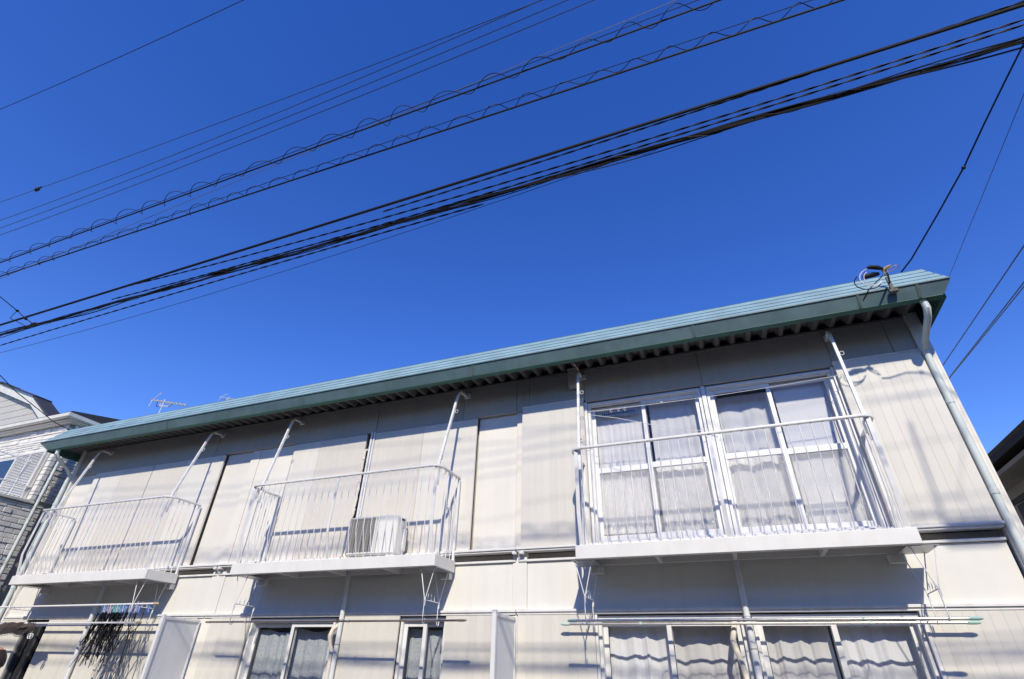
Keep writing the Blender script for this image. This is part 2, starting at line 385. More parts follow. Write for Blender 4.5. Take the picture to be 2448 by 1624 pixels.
# shutter boxes of the right flat, in grooved siding
strips(-2.458, -1.535, ZS, ZT+0.012, -0.088, 9)
obj('end_board', MB().box(-2.460, -1.534, -0.057, 0.08, ZS, ZT-0.003), 'strip', B)
strips(1.648, 2.556, ZS, ZT+0.012, -0.088, 9)
obj('end_board', MB().box(1.647, 2.557, -0.057, 0.08, ZS, ZT-0.003), 'strip', B)
for x0, x1 in ((-2.462, -1.532), (1.645, 2.559)):
    obj('cap_rail', MB().box(x0, x1, -0.096, -0.03, ZT+0.0135, ZT+0.032, 0.003), 'trim', B)
# upper band under the eave
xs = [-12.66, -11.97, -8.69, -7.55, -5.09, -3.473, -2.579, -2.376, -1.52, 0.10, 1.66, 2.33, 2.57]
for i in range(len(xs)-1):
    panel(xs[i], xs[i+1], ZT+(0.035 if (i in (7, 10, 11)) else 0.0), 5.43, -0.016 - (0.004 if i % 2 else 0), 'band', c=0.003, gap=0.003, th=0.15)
# corner posts
obj('corner_post', MB().box(2.572, 2.692, -0.042, 0.06, 0.30, 5.46, 0.006), 'wall_plain', B)
obj('corner_post', MB().box(-12.78, -12.664, -0.042, 0.06, 0.30, 5.46, 0.006), 'wall_plain', B)
obj('corner_cover', MB().box(2.6935, 2.72, -0.030, 0.40, 0.30, 5.46, 0.004), 'wall_plain', B)
# sill rail, shadow gap, mid band
for x0, x1 in ((-12.66, -7.66), (-7.655, -2.53), (-2.525, 2.565)):
    obj('sill_rail', MB().box(x0, x1, -0.098, 0.06, 2.915, 2.943, 0.004), 'trim', B)
    obj('sill_rail', MB().box(x0+0.01, x1-0.01, -0.082, 0.05, 2.893, 2.9145, 0.003), 'trim', B)
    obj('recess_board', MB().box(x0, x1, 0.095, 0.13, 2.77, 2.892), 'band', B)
    obj('mid_trim', MB().box(x0+0.02, x1-0.02, -0.028, 0.06, 2.780, 2.808, 0.004), 'trim', B)
    obj('lower_trim', MB().box(x0, x1, -0.052, 0.03, 2.207, 2.236, 0.004), 'trim', B)
    obj('lower_trim', MB().box(x0+0.005, x1-0.005, -0.036, 0.03, 2.180, 2.2065, 0.003), 'trim', B)
xs = [-12.66, -12.25, -10.20, -7.782, -7.500, -5.08, -2.592, -2.398, 0.075, 2.545]
for i in range(len(xs)-1):
    pil = i in (3, 6)
    panel(xs[i], xs[i+1], 2.2375, 2.90 if pil else 2.7785, -0.012 if pil else 0.002, 'mid', c=0.004, th=0.10 if pil else 0.06)
for xc in (-7.64, -2.495):
    for dx in (-0.05, 0.05):
        obj('clip', MB().box(xc+dx-0.028, xc+dx+0.028, -0.10, -0.02, 2.862, 2.890, 0.004), 'trim', B)
    obj('clip', MB().bar([(xc+0.015, -0.095, 2.886), (xc-0.005, -0.03, 2.80)], 0.014, 0.006), 'trim', B)
# ground storey
strips(-2.505, -1.562, 0.30, 2.179, -0.030, 9)
strips(1.648, 2.556, 0.30, 2.179, -0.030, 9)
strips(-3.482, -2.62, 0.30, 2.179, -0.030, 8)
strips(-7.50, -6.745, 0.30, 2.179, -0.030, 7)
strips(-11.335, -7.79, 0.30, 2.179, -0.030, 34)
strips(-12.66, -11.96, 0.30, 2.179, -0.030, 7)
strips(-5.05, -4.165, 0.36, 2.179, -0.040, 9, 'strip', 'shutter_slat')
panel(-7.78, -7.51, 0.30, 2.179, -0.020); panel(-2.61, -2.51, 0.30, 2.179, -0.020)
for x0, x1 in ((-2.505, -1.562), (1.648, 2.556), (-3.482, -2.62), (-7.50, -6.745), (-11.335, -7.79), (-12.66, -11.96)):
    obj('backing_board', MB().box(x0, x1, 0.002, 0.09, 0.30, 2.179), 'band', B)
for x0, x1 in ((-1.56, 1.647), (-6.74, -5.06), (-4.16, -3.485), (-11.955, -11.34)):
    obj('threshold', MB().box(x0, x1, -0.05, 0.20, 0.30, 0.42, 0.006), 'concrete', B)

# ---- windows
def window(x0, x1, z0, z1, front, mid=None, low='frosted', y=0.0, head=0.05, fm='alu', gm='glass'):
    w_ = MB(); fr = 0.036
    w_.box(x0, x0+fr, y, y+0.13, z0, z1, 0.003); w_.box(x1-fr, x1, y, y+0.13, z0, z1, 0.003)
    w_.box(x0+fr, x1-fr, y, y+0.13, z1-fr, z1, 0.003); w_.box(x0+fr, x1-fr, y-0.01, y+0.13, z0, z0+fr, 0.003)
    w_.box(x0+fr, x1-fr, y+0.03, y+0.04, z1-fr-0.02, z1-fr)
    W_ = obj('window', w_, fm, B)
    ix0, ix1 = x0+fr, x1-fr; xm = (ix0+ix1)/2; st = 0.052
    for k, (a, c_) in enumerate(((ix0, xm+st*0.55), (xm-st*0.55, ix1))):
        yy = y+0.045 if (front == k) else y+0.088
        s0, s1 = z0+fr, z1-fr-0.022
        q = MB()
        q.box(a, a+st, yy, yy+0.030, s0, s1, 0.003); q.box(c_-st, c_, yy, yy+0.030, s0, s1, 0.003)
        q.box(a+st, c_-st, yy+0.001, yy+0.029, s1-0.045, s1, 0.003); q.box(a+st, c_-st, yy+0.001, yy+0.029, s0, s0+0.075, 0.003)
        if mid: q.box(a+st, c_-st, yy+0.001, yy+0.029, mid-0.037, mid+0.037, 0.003)
        sa = obj('sash', q, fm, W_)
        zz = (mid+0.037) if mid else (s0+0.075)
        obj('glass', MB().box(a+st-0.004, c_-st+0.004, yy+0.012, yy+0.016, zz-0.004, s1-0.041), gm, W_)
        if mid: obj('glass', MB().box(a+st-0.004, c_-st+0.004, yy+0.012, yy+0.016, s0+0.071, mid-0.033), low, W_)
        obj('gasket', MB().box(a+st-0.001, a+st+0.006, yy+0.006, yy+0.011, zz, s1-0.045), 'dark', W_)
    return W_
W1 = window(-1.490, 0.055, 2.945, 4.868, 1, 3.895)
W2 = window(0.125, 1.612, 2.945, 4.868, 0, 3.905)
obj('vent', MB().box(-1.36, -0.80, 0.098, 0.104, 4.675, 4.735, 0.003), 'alu_dark', W1)
for i in range(16): obj('vent_slot', MB().box(-1.31+i*0.030, -1.296+i*0.030, 0.094, 0.0975, 4.690, 4.722), 'dark', W1)
obj('vent', MB().box(0.24, 0.86, 0.052, 0.057, 4.70, 4.765, 0.002), 'dark', W2)
obj('mullion', MB().box(0.062, 0.118, -0.012, 0.13, 2.945, 4.88, 0.004), 'alu', B)
obj('jamb', MB().box(-1.531, -1.494, -0.03, 0.13, 2.945, 4.88, 0.003), 'alu', B)
obj('jamb', MB().box(1.615, 1.644, -0.03, 0.13, 2.945, 4.88, 0.003), 'alu', B)
obj('head_board', MB().box(-1.53, 1.64, 0.075, 0.14, 4.872, 4.886), 'alu_dark', B)
V1 = window(-1.525, 0.035, 0.42, 2.165, 1, None, y=0.01)
V2 = window(0.118, 1.610, 0.42, 2.165, 0, None, y=0.01)
V3 = window(-6.735, -5.215, 0.42, 2.165, 1, None, y=0.01)
V4 = window(-4.165, -3.488, 0.42, 2.165, 0, None, y=0.01)
V5 = window(-11.955, -11.34, 0.42, 2.165, 0, None, y=0.01, fm='dark_frame', gm='glass_grey')
obj('jamb', MB().box(1.613, 1.645, -0.035, 0.13, 0.42, 2.178, 0.003), 'alu', B)
obj('jamb', MB().box(-1.558, -1.528, -0.028, 0.13, 0.42, 2.178, 0.003), 'alu', B)
obj('mullion', MB().box(0.038, 0.115, 0.03, 0.13, 0.42, 2.178, 0.003), 'alu', B)
obj('jamb', MB().box(-5.213, -5.06, 0.05, 0.13, 0.42, 2.178, 0.003), 'alu_dark', B)

# ---- roof edge, gutter, folded roof deck
RX0, RX1 = -13.16, 2.91
pr = [(-0.640, 5.280), (-0.700, 5.436), (-0.660, 5.440), (-0.560, 5.440), (-0.540, 5.282)]
gt = obj('gutter', MB().prism([(p[0], p[1]) for p in pr], RX0+0.27, RX1-0.115, 0), 'gutter', B)
# tapered ends of the gutter
for xa, xb in ((RX0+0.27, RX0), (RX1-0.115, RX1)):
    q = MB(); n = len(pr); ins = [(-0.592, 5.282)]
    for p in pr: q.v.append((xa+(0.0005 if xb < xa else -0.0005), p[0], p[1]))
    for p in pr:
        t = (p[1]-5.282)/0.16; q.v.append((xa+(xb-xa)*(0.10+0.90*t), p[0], p[1]))
    for i in range(n): q.f.append((i, (i+1) % n, n+(i+1) % n, n+i))
    q.f.append(tuple(range(n, 2*n))); q.f.append(tuple(reversed(range(n))))
    obj('end_cap', q, 'gutter', gt)
obj('gutter_lip', MB().bar([(RX0+0.03, -0.704, 5.437), (RX1-0.02, -0.704, 5.437)], 0.012, 0.016), 'gutter', gt)
obj('gutter_bottom', MB().box(RX0+0.29, RX1-0.12, -0.638, -0.542, 5.270, 5.2795), 'soffit_green', gt)
for x in (-9.40, -6.2, -3.05, 0.1, 1.97, 2.56):
    obj('joint_strap', MB().prism([(-0.645, 5.276), (-0.7075, 5.437), (-0.7015, 5.4375), (-0.6405, 5.277)], x, x+0.03, 0), 'gutter_joint', gt)
# four lapped strips of the steep roof edge
ed = [(-0.668, 5.452), (-0.598, 5.541), (-0.517, 5.640), (-0.437, 5.742), (-0.362, 5.842)]
for k in range(4):
    (y0, z0), (y1, z1) = ed[k], ed[k+1]
    nx, nz = -(z1-z0), (y1-y0); L_ = math.hypot(nx, nz); nx, nz = nx/L_, nz/L_
    tl = 0.006
    ins0, ins1 = 0.10*k*0.0, 0.0
    poly = [(y0+nx*0.012, z0+nz*0.012), (y1+nx*0.005, z1+nz*0.004), (y1-nx*0.012, z1-nz*0.012), (y0-nx*0.012, z0-nz*0.012)]
    x0, x1 = RX0+0.02+0.012*k, RX1-0.01-0.018*k
    nseg = 4; cuts = [x0] + [x0+(x1-x0)*(j+0.5*(k % 2)+0.25)/nseg for j in range(1, nseg)] + [x1]
    for j in range(len(cuts)-1):
        obj('roof_strip', MB().prism(poly, cuts[j]+0.0006, cuts[j+1]-0.0006, 0), 'teal', B)
obj('roof_ridge', MB().prism([(-0.375, 5.845), (-0.33, 5.862), (8.2, 5.75), (8.2, 5.70), (-0.34, 5.80)], RX0+0.09, RX1-0.07, 0), 'teal', B)
for x in (RX0+0.06, RX1-0.10):              # rake boards on the gable ends
    obj('rake_board', MB().prism([(-0.535, 5.290), (-0.535, 5.47), (-0.36, 5.80), (8.2, 5.74), (8.2, 5.25)], x, x+0.045, 0), 'soffit_green', B)
# folded deck seen from below
q = MB(); per = 0.20; x = RX0+0.12; prof = []
while x < RX1-0.17:
    prof += [(x, 5.405), (x+0.050, 5.405), (x+0.090, 5.495), (x+0.160, 5.495)]; x += per
for (px, pz) in prof: q.v += [(px, -0.538, pz), (px, 0.25, pz+0.045)]
for i in range(len(prof)-1): q.f.append((2*i, 2*i+1, 2*i+3, 2*i+2))
obj('roof_deck', q, 'deck', B, 20)
obj('wall_plate', MB().box(-12.66, 2.57, -0.045, 0.14, 5.405, 5.434, 0.004), 'deck', B)
obj('soffit_board', MB().box(RX0+0.12, RX1-0.16, 0.26, 8.0, 5.56, 5.60), 'deck', B)

# ---- downpipes
dp = obj('downpipe', MB().tube([(2.615, -0.57, 5.275), (2.615, -0.57, 5.17), (2.612, -0.50, 5.09), (2.606, -0.19, 4.96), (2.604, -0.092, 4.88), (2.604, -0.085, 4.78), (2.604, -0.085, 0.03)], 0.036, 12), 'pipe', B)
for z in (4.2, 3.2, 1.9): obj('collar', MB().tube([(2.604, -0.085, z), (2.604, -0.085, z+0.05)], 0.041, 12), 'pipe', dp)
dp = obj('downpipe', MB().tube([(-12.62, -0.57, 5.275), (-12.62, -0.57, 5.19), (-12.64, -0.48, 5.10), (-12.71, -0.19, 4.97), (-12.72, -0.105, 4.88), (-12.72, -0.10, 4.78), (-12.72, -0.10, 0.03)], 0.036, 12), 'pipe', B)
for z in (4.25, 2.7): obj('collar', MB().tube([(-12.72, -0.10, z), (-12.72, -0.10, z+0.05)], 0.041, 12), 'pipe', dp)
for x, y_ in ((0.076, -0.060), (-5.052, -0.085), (-10.17, -0.085)):
    dp = obj('drain_pipe', MB().tube([(x, y_, 2.79), (x, y_, 0.03)], 0.031, 12), 'pipe_white', B)
    for z in (2.14, 1.2): obj('collar', MB().tube([(x, y_, z), (x, y_, z+0.022)], 0.0345, 12), 'pipe_white', dp)
    obj('band', MB().tube([(x, y_, 1.845), (x, y_, 1.855)], 0.0335, 12), 'alu_dark', dp)
# insulated refrigerant hoses beside the drain pipes
def wob(path, r, name, parent, m='hose', n=10):
    return obj(name, MB().tube(path, r, n), m, parent)
wob([(-5.10, 0.06, 2.10), (-5.135, -0.01, 2.085), (-5.175, -0.07, 2.02), (-5.19, -0.09, 1.95), (-5.165, -0.085, 1.86), (-5.122, -0.085, 1.78), (-5.117, -0.085, 1.3), (-5.117, -0.085, 0.4)], 0.027, 'hose', B)
wob([(-0.055, 0.05, 2.12), (-0.06, -0.02, 2.095), (-0.075, -0.06, 2.03), (-0.105, -0.07, 1.93), (-0.085, -0.07, 1.82), (-0.055, -0.07, 1.70), (-0.03, -0.07, 1.5), (-0.02, -0.07, 0.5)], 0.028, 'hose', B)

# ---- balconies
RAILZ, KNEE, YF = 3.935, 3.17, -0.70
def balcony(x0, x1, struts, joists):
    q = MB()
    q.box(x0, x1, -0.612, -0.578, 2.676, 2.822, 0.005)
    q.box(x0, x0+0.032, -0.577, -0.055, 2.678, 2.820, 0.004); q.box(x1-0.032, x1, -0.577, -0.055, 2.678, 2.820, 0.004)
    q.box(x0+0.033, x1-0.033, -0.577, -0.545, 2.676, 2.684, 0.002)
    q.box(x0+0.033, x1-0.033, -0.095, -0.058, 2.690, 2.770, 0.003)
    q.box(x0+0.033, x1-0.033, -0.577, -0.05, 2.790, 2.800)
    Bc = obj('balcony', q, 'white', B)
    for x in joists: obj('joist', MB().box(x-0.022, x+0.022, -0.5445, -0.096, 2.684, 2.789, 0.003), 'white', Bc)
    for x in (x0+0.12, x1-0.12): obj('wall_bracket', MB().box(x-0.07, x+0.07, -0.10, -0.004, 2.60, 2.675, 0.004), 'white', Bc)
    a, c_, r = x0+0.025, x1-0.02, 0.13
    path = [(a, -0.085, RAILZ), (a, YF+r, RAILZ)] + arc((a+r, YF+r, RAILZ), r, 180, 270, 8)[1:] + arc((c_-r, YF+r, RAILZ), r, 270, 360, 8) + [(c_, -0.085, RAILZ)]
    obj('handrail', MB().sweep(path, [(-0.020, -0.012), (0.020, -0.012), (0.023, -0.004), (0.020, 0.012), (-0.020, 0.012), (-0.023, -0.004)], upv=(0, 0, 1)), 'rail', Bc)
    n = int(round((c_-a-2*r)/0.1165)); mid = n//2
    for i in range(n+1):
        x = a+r+(c_-a-2*r)*i/n
        jz = KNEE+random.uniform(-0.004, 0.004); jx = random.uniform(-0.002, 0.002)
        pth = [(x, -0.593, 2.815), (x+jx, YF+0.004, jz-0.02), (x+jx, YF, jz+0.02), (x, YF, RAILZ-0.008)]
        if i == mid: obj('post', MB().bar(pth, 0.036, 0.012, (0, 1, 0)), 'rail', Bc)
        else: obj('baluster', MB().tube(pth, 0.0062, 6), 'rail', Bc)
    for x in (a, c_):
        for y_ in (-0.19, -0.30, -0.41, -0.50):
            obj('baluster', MB().tube([(x, y_, 2.815), (x, y_, RAILZ-0.008)], 0.0062, 6), 'rail', Bc)
        obj('post', MB().box(x-0.016, x+0.016, -0.10, -0.068, 2.80, RAILZ-0.004, 0.003), 'rail', Bc)
    for x, dx in ((a+0.05, 1), (c_-0.05, -1)):       # flat corner posts
        obj('post', MB().bar([(x, -0.588, 2.815), (x, YF+0.03, KNEE), (x, YF+0.03, RAILZ-0.006)], 0.044, 0.010, (0, 1, 0)), 'rail', Bc)
        obj('gusset', MB().prism([(YF+0.05, RAILZ-0.02), (YF+0.05, RAILZ-0.22), (YF+0.14, RAILZ-0.10), (YF+0.14, RAILZ-0.02)], x+dx*0.028, x+dx*0.036, 0), 'rail', Bc)
    for xb, xt in struts:
        sg = 1 if xt > xb else -1
        pth = [(xb, YF+0.06, RAILZ-0.25), (xb, YF+0.06, RAILZ+0.05)]
        for t in (0.25, 0.5, 0.75, 0.93): pth.append((xb+(xt-xb)*t*0.7, YF+0.06+0.33*t, RAILZ+0.05+1.17*t))
        pth += [(xb+(xt-xb)*0.75, -0.285, 5.215), (xb+(xt-xb)*0.82, -0.235, 5.262), (xb+(xt-xb)*0.92, -0.12, 5.283), (xt, -0.03, 5.285)]
        st = obj('strut', MB().bar(pth, 0.032, 0.032), 'rail', Bc)
        obj('wall_bracket', MB().box(xt-0.03, xt+0.07, -0.05, -0.0205, 5.245, 5.325, 0.003), 'rail', st)
        xr, yr, zr = pth[4]
        obj('ring', MB().tube(arc((xr+0.045, yr+0.01, zr), 0.024, 0, 340, 14, 'xz'), 0.004, 6), 'rail', st)
        for dz in (0.11, 0.15): obj('bolt', MB().tube([(xb+0.016, YF+0.09, RAILZ+dz), (xb+0.030, YF+0.085, RAILZ+dz)], 0.008, 6), 'galv', st)
        for yy in (0.10, 0.22):
            pass
    for x, sg in ((a, 1), (c_, -1)):
        for y_ in (-0.60, -0.47): obj('ring', MB().tube(arc((x+sg*0.035, y_, RAILZ-0.038), 0.022, 0, 345, 14, 'xz'), 0.0035, 6), 'rail', Bc)
    return Bc
balcony(-11.91, -8.50, ((-11.52, -11.80), (-8.40-0.14, -8.64)), (-11.1, -10.2, -9.35))
balcony(-6.755, -3.40, ((-6.56, -6.74), (-3.46, -3.44)), (-5.95, -5.1, -4.22))
balcony(-1.598, 1.697, ((-1.485, -1.55), (1.61, 1.69)), (-0.72, 0.075, 0.92))

# ---- meter box under the eave
jb = thing('junction_box', 'small beige utility box fixed under the eave with a thin cable', 'utility box', (-1.655, -0.05, 5.12))
obj('casing', MB().box(-1.735, -1.580, -0.115, -0.020, 5.125, 5.415, 0.008), 'box', jb)
obj('lid', MB().box(-1.745, -1.570, -0.122, -0.0205, 5.416, 5.428, 0.004), 'box', jb)
obj('base', MB().box(-1.73, -1.585, -0.110, -0.030, 5.110, 5.1245, 0.004), 'box', jb)
obj('gland', MB().tube([(-1.61, -0.07, 5.111), (-1.61, -0.07, 5.095)], 0.012, 8), 'dark', jb)
obj('cable', MB().tube([(-1.565, -0.40, 5.33), (-1.555, -0.25, 5.34), (-1.545, -0.10, 5.30), (-1.548, -0.06, 5.20), (-1.56, -0.05, 5.12), (-1.60, -0.07, 5.098)], 0.006, 6), 'hose', jb)

# ------------------------------------------------------------------ curtains
def curtain(x0, x1, z0, z1, y, amp, per, m, label, seed, group=None, top_wave=0.012):
    rnd = random.Random(seed); n = max(24, int((x1-x0)/0.007)); nz = 26
    ph = [rnd.uniform(0, 6.28) for _ in range(6)]
    edges = [x0-0.02]; amps = []                    # pleats of uneven width and depth
    while edges[-1] < x1+0.02: edges.append(edges[-1]+per*rnd.uniform(0.35, 1.35)*0.62); amps.append(rnd.uniform(0.35, 1.25))
    def fn(u, v):
        x = x0+(x1-x0)*u; k = 0
        xs_ = x+0.02*math.sin(2.4*(1-v)+ph[4]+5*u)*(1-v)
        while k < len(amps)-1 and xs_ > edges[k+1]: k += 1
        t = min(1, max(0, (xs_-edges[k])/(edges[k+1]-edges[k])))
        wv = amps[k]*(0.5-0.5*math.cos(2*math.pi*t))*(1 if k % 2 else -1)+0.25*math.sin(14*x+ph[0])+0.12*math.sin(47*x+ph[2]+2*v)
        sp_ = 0.6+0.4*min(1, (1-v)*1.6)
        dz = top_wave*math.sin(9*x+ph[3]) if v > 0.97 else 0
        return (x, y+amp*sp_*wv*0.75, z0+(z1-z0)*v+dz)
    o = obj('curtain', MB().grid(fn, n, nz), m, None, 180)
    return tag(o, label, 'curtain', group)
curtain(-1.43, -0.70, 3.09, 4.93, 0.175, 0.010, 0.085, 'curtain_pale', 'pale finely pleated curtain behind the leftmost upper window pane', 1)
curtain(-0.66, 0.02, 3.06, 4.93, 0.185, 0.012, 0.10, 'curtain_grey', 'pale curtain behind the second upper window pane from the left', 2)
curtain(0.17, 0.86, 3.00, 4.93, 0.20, 0.030, 0.20, 'curtain_grey', 'greyish rumpled curtain behind the third upper window pane', 3)
bo = thing('interior_panel', 'plain white sliding panel standing behind the rightmost upper window pane', 'panel', (1.25, 0.26, 2.95))
obj('board', MB().box(0.93, 1.50, 0.17, 0.195, 2.99, 4.93, 0.004), 'board', bo)
obj('stile', MB().box(1.505, 1.545, 0.165, 0.20, 2.99, 4.93, 0.003), 'white', bo)
obj('handle', MB().box(1.448, 1.462, 0.156, 0.1695, 3.98, 4.12, 0.003), 'alu_dark', bo)
curtain(-1.47, -0.77, 0.48, 2.08, 0.22, 0.038, 0.185, 'curtain', 'bright white satin curtain in the left pane of the ground floor right window', 4)
curtain(-0.75, -0.02, 0.48, 2.08, 0.25, 0.040, 0.20, 'curtain_grey', 'grey white satin curtain left of the white drain pipe with beige hose', 5)
curtain(0.18, 0.83, 0.48, 2.08, 0.22, 0.036, 0.17, 'curtain_grey', 'satin curtain just right of the white drain pipe at ground floor', 6)
curtain(0.86, 1.56, 0.48, 2.08, 0.23, 0.040, 0.19, 'curtain', 'satin curtain in the rightmost ground floor window pane', 7)
curtain(-6.72, -6.05, 0.48, 2.02, 0.20, 0.036, 0.19, 'lace', 'lace curtain behind the open left pane below the air conditioner balcony', 8, top_wave=0.02)
curtain(-6.03, -5.30, 0.48, 2.03, 0.23, 0.034, 0.18, 'lace', 'darker lace curtain beside the white drain pipe below the air conditioner balcony', 9, top_wave=0.02)
curtain(-4.22, -3.52, 0.48, 2.04, 0.20, 0.018, 0.12, 'lace', 'narrow patterned lace curtain right of the half closed ground floor shutter', 10, top_wave=0.012)

# ------------------------------------------------------------------ air conditioner on the middle balcony
ac = thing('air_conditioner', 'white outdoor air conditioning unit standing on the middle balcony', 'air conditioner', (-4.56, -0.28, 2.80))
AX0, AX1, AY0, AY1, AZ0, AZ1 = -4.945, -4.165, -0.415, -0.135, 2.885, 3.405
cz = MB(); cz.box(AX0, AX1, AY0+0.010, AY1, AZ0, AZ1, 0.022)
obj('casing', cz, 'ac', ac)
gx0, gx1, gz0, gz1 = AX0+0.03, AX0+0.435, AZ0+0.035, AZ1-0.035
obj('coil', MB().box(gx0+0.004, gx1-0.004, AY0+0.0065, AY0+0.0095, gz0+0.004, gz1-0.004), 'ac_dark', ac)
fcx, fcz = (gx0+gx1)/2, (gz0+gz1)/2
obj('fan_ring', MB().tube([(fcx, AY0+0.0062, fcz), (fcx, AY0+0.0035, fcz)], 0.185, 28), 'dark', ac)
obj('fan_hub', MB().tube([(fcx, AY0+0.0034, fcz), (fcx, AY0+0.0030, fcz)], 0.05, 16), 'ac_dark', ac)
fb = MB()
fb.box(gx0-0.018, gx0, AY0-0.012, AY0+0.009, gz0-0.018, gz1+0.018, 0.004); fb.box(gx1, gx1+0.018, AY0-0.012, AY0+0.009, gz0-0.018, gz1+0.018, 0.004)
fb.box(gx0, gx1, AY0-0.012, AY0+0.009, gz0-0.018, gz0, 0.004); fb.box(gx0, gx1, AY0-0.012, AY0+0.009, gz1, gz1+0.018, 0.004)
gr = obj('grille', fb, 'ac', ac)
nf = 32
for i in range(nf):
    z = gz0+0.006+(gz1-gz0-0.012)*i/(nf-1)
    obj('fin', MB().box(gx0+0.001, gx1-0.001, AY0-0.007, AY0+0.003, z-0.0028, z+0.0028), 'ac_fin', gr)
for i in range(5):
    x = gx0+(gx1-gx0)*(i+0.5)/5; obj('fin', MB().box(x-0.003, x+0.003, AY0-0.010, AY0-0.0072, gz0, gz1), 'ac_fin', gr)
obj('side_slot', MB().box(AX1-0.004, AX1+0.004, -0.30, -0.22, 3.345, 3.372, 0.003), 'dark', ac)
obj('label_plate', MB().box(AX1-0.002, AX1+0.0015, -0.27, -0.19, 3.28, 3.32), 'board', ac)
obj('valve_cover', MB().box(AX1-0.03, AX1+0.025, -0.24, -0.15, 2.95, 3.24, 0.012), 'ac', ac)
obj('seam', MB().box(AX0+0.46, AX0+0.466, AY0+0.0075, AY0+0.0105, AZ0+0.03, AZ1-0.03), 'ac_fin', ac)
for x in (AX0+0.02, -4.62, AX1-0.12): obj('foot', MB().box(x, x+0.11, AY0+0.03, AY1-0.02, 2.802, 2.884, 0.008), 'ac', ac)
rnd = random.Random(3)
pts = [(-5.19, -0.02, 4.60), (-5.205, -0.055, 4.56), (-5.205, -0.06, 4.3), (-5.20, -0.058, 4.0), (-5.205, -0.06, 3.7), (-5.20, -0.09, 3.42), (-5.13, -0.16, 3.22), (-5.06, -0.20, 3.06), (-5.09, -0.24, 2.94), (-5.02, -0.27, 2.86), (-4.93, -0.25, 2.93)]
dens = []
for i in range(len(pts)-1):
    for k in range(6):
        t = k/6; dens.append(tuple(pts[i][j]*(1-t)+pts[i+1][j]*t+rnd.uniform(-0.003, 0.003) for j in range(3)))
dens.append(pts[-1])
obj('hose', MB().tube(dens, [0.020+0.004*math.sin(i*1.7)+rnd.uniform(-.002, .002) for i in range(len(dens))], 8), 'hose', ac)
for z in (4.42, 4.05, 3.62): obj('tie', MB().tube([(-5.203, -0.06, z), (-5.203, -0.06, z+0.012)], 0.027, 8), 'cord_white', ac)

# ------------------------------------------------------------------ laundry pole brackets, poles
def hanger(xc, label, up_z=2.676, sp_=0.095):
    h = thing('pole_bracket', label, 'bracket', (xc, -0.33, 2.68), 'wire pole brackets under the balconies')
    r = 0.0052
    for y_ in (-0.52, -0.16):
        jz, bz = 2.325, 2.085
        obj('frame', MB().tube([(xc-sp_-0.02, y_, up_z-0.004), (xc-sp_, y_, up_z-0.012), (xc-0.006, y_, jz), (xc-0.004, y_, bz)] + [(xc-0.004+0.028*math.sin(R(a))*0.0, y_+0.026-0.026*math.cos(R(a)), bz-0.026*math.sin(R(a))) for a in (30, 60, 90, 120, 150, 180)] + [(xc-0.004, y_+0.052, bz+0.03)], r, 7), 'bracket', h)
        obj('frame', MB().tube([(xc+sp_+0.02, y_, up_z-0.004), (xc+sp_, y_, up_z-0.012), (xc+0.006, y_, jz), (xc+0.006, y_, jz-0.08)], r, 7), 'bracket', h)
    obj('crossbar', MB().tube([(xc, -0.53, 2.31), (xc, -0.15, 2.31)], r, 7), 'bracket', h)
    for y_ in (-0.44, -0.36, -0.28): obj('prong', MB().tube([(xc, y_, 2.312), (xc, y_-0.006, 2.385)], 0.004, 6), 'bracket', h)
    obj('clamp', MB().box(xc-0.13, xc+0.13, -0.55, -0.13, up_z-0.006, up_z-0.0005, 0.001), 'galv', h)
    return h
hanger(-11.72, 'wire pole bracket at the far left end under the leftmost balcony')
hanger(-8.665, 'wire pole bracket under the right end of the leftmost balcony near hanging black strips')
hanger(-6.58, 'wire pole bracket under the left end of the middle balcony')
hanger(-3.535, 'wire pole bracket under the right end of the middle balcony')
hanger(-1.535, 'wire pole bracket under the left end of the rightmost balcony')
hanger(1.705, 'wire pole bracket under the right end of the rightmost balcony beside grooved panel')
def pole(x0, x1, y_, z, m, cap, label, r=0.0135, collars=(), dz=0.0):
    p = thing('laundry_pole', label, 'laundry pole', ((x0+x1)/2, y_, z), 'laundry poles below the balconies')
    obj('rod', MB().tube([(x0, y_, z), (x1, y_, z+dz)], r, 12), m, p)
    for xa, sg, zz in ((x0, -1, z), (x1, 1, z+dz)):
        obj('cap', MB().tube([(xa-sg*0.055, y_, zz), (xa+sg*0.01, y_, zz), (xa+sg*0.035, y_, zz), (xa+sg*0.048, y_, zz)], [r+0.0025, r+0.0025, r*0.85, r*0.4], 12), cap, p)
    for x in collars: obj('collar', MB().tube([(x-0.012, y_, z), (x+0.012, y_, z)], r+0.005, 12), cap if cap != 'cap_tan' else 'cord_white', p)
    return p
pole(-1.70, 1.90, -0.497, 2.077, 'pole_steel', 'cap_green', 'steel laundry pole with green ends farther from the wall under right balcony', collars=(-1.20, 1.05))
pole(-1.885, 1.985, -0.137, 2.072, 'pole_steel', 'cap_green', 'steel laundry pole with green ends nearest the wall under right balcony', collars=(-1.02, 1.16))
pole(-7.02, -3.01, -0.497, 2.088, 'pole_brown', 'cap_tan', 'thin brown laundry pole hanging below the middle balcony', 0.0115, collars=(-6.32, -4.62))
pole(-12.6, -8.24, -0.45, 2.345, 'pole_white', 'cap_tan', 'white laundry pole holding the pegs, highest under the left balcony', 0.014)
pole(-12.5, -8.40, -0.497, 2.088, 'pole_white', 'cap_tan', 'white laundry pole at the street side under the left balcony', 0.014, collars=(-9.35,))
pole(-12.5, -8.43, -0.137, 2.083, 'pole_white', 'cap_tan', 'white laundry pole closest to the wall under the left balcony', 0.014)
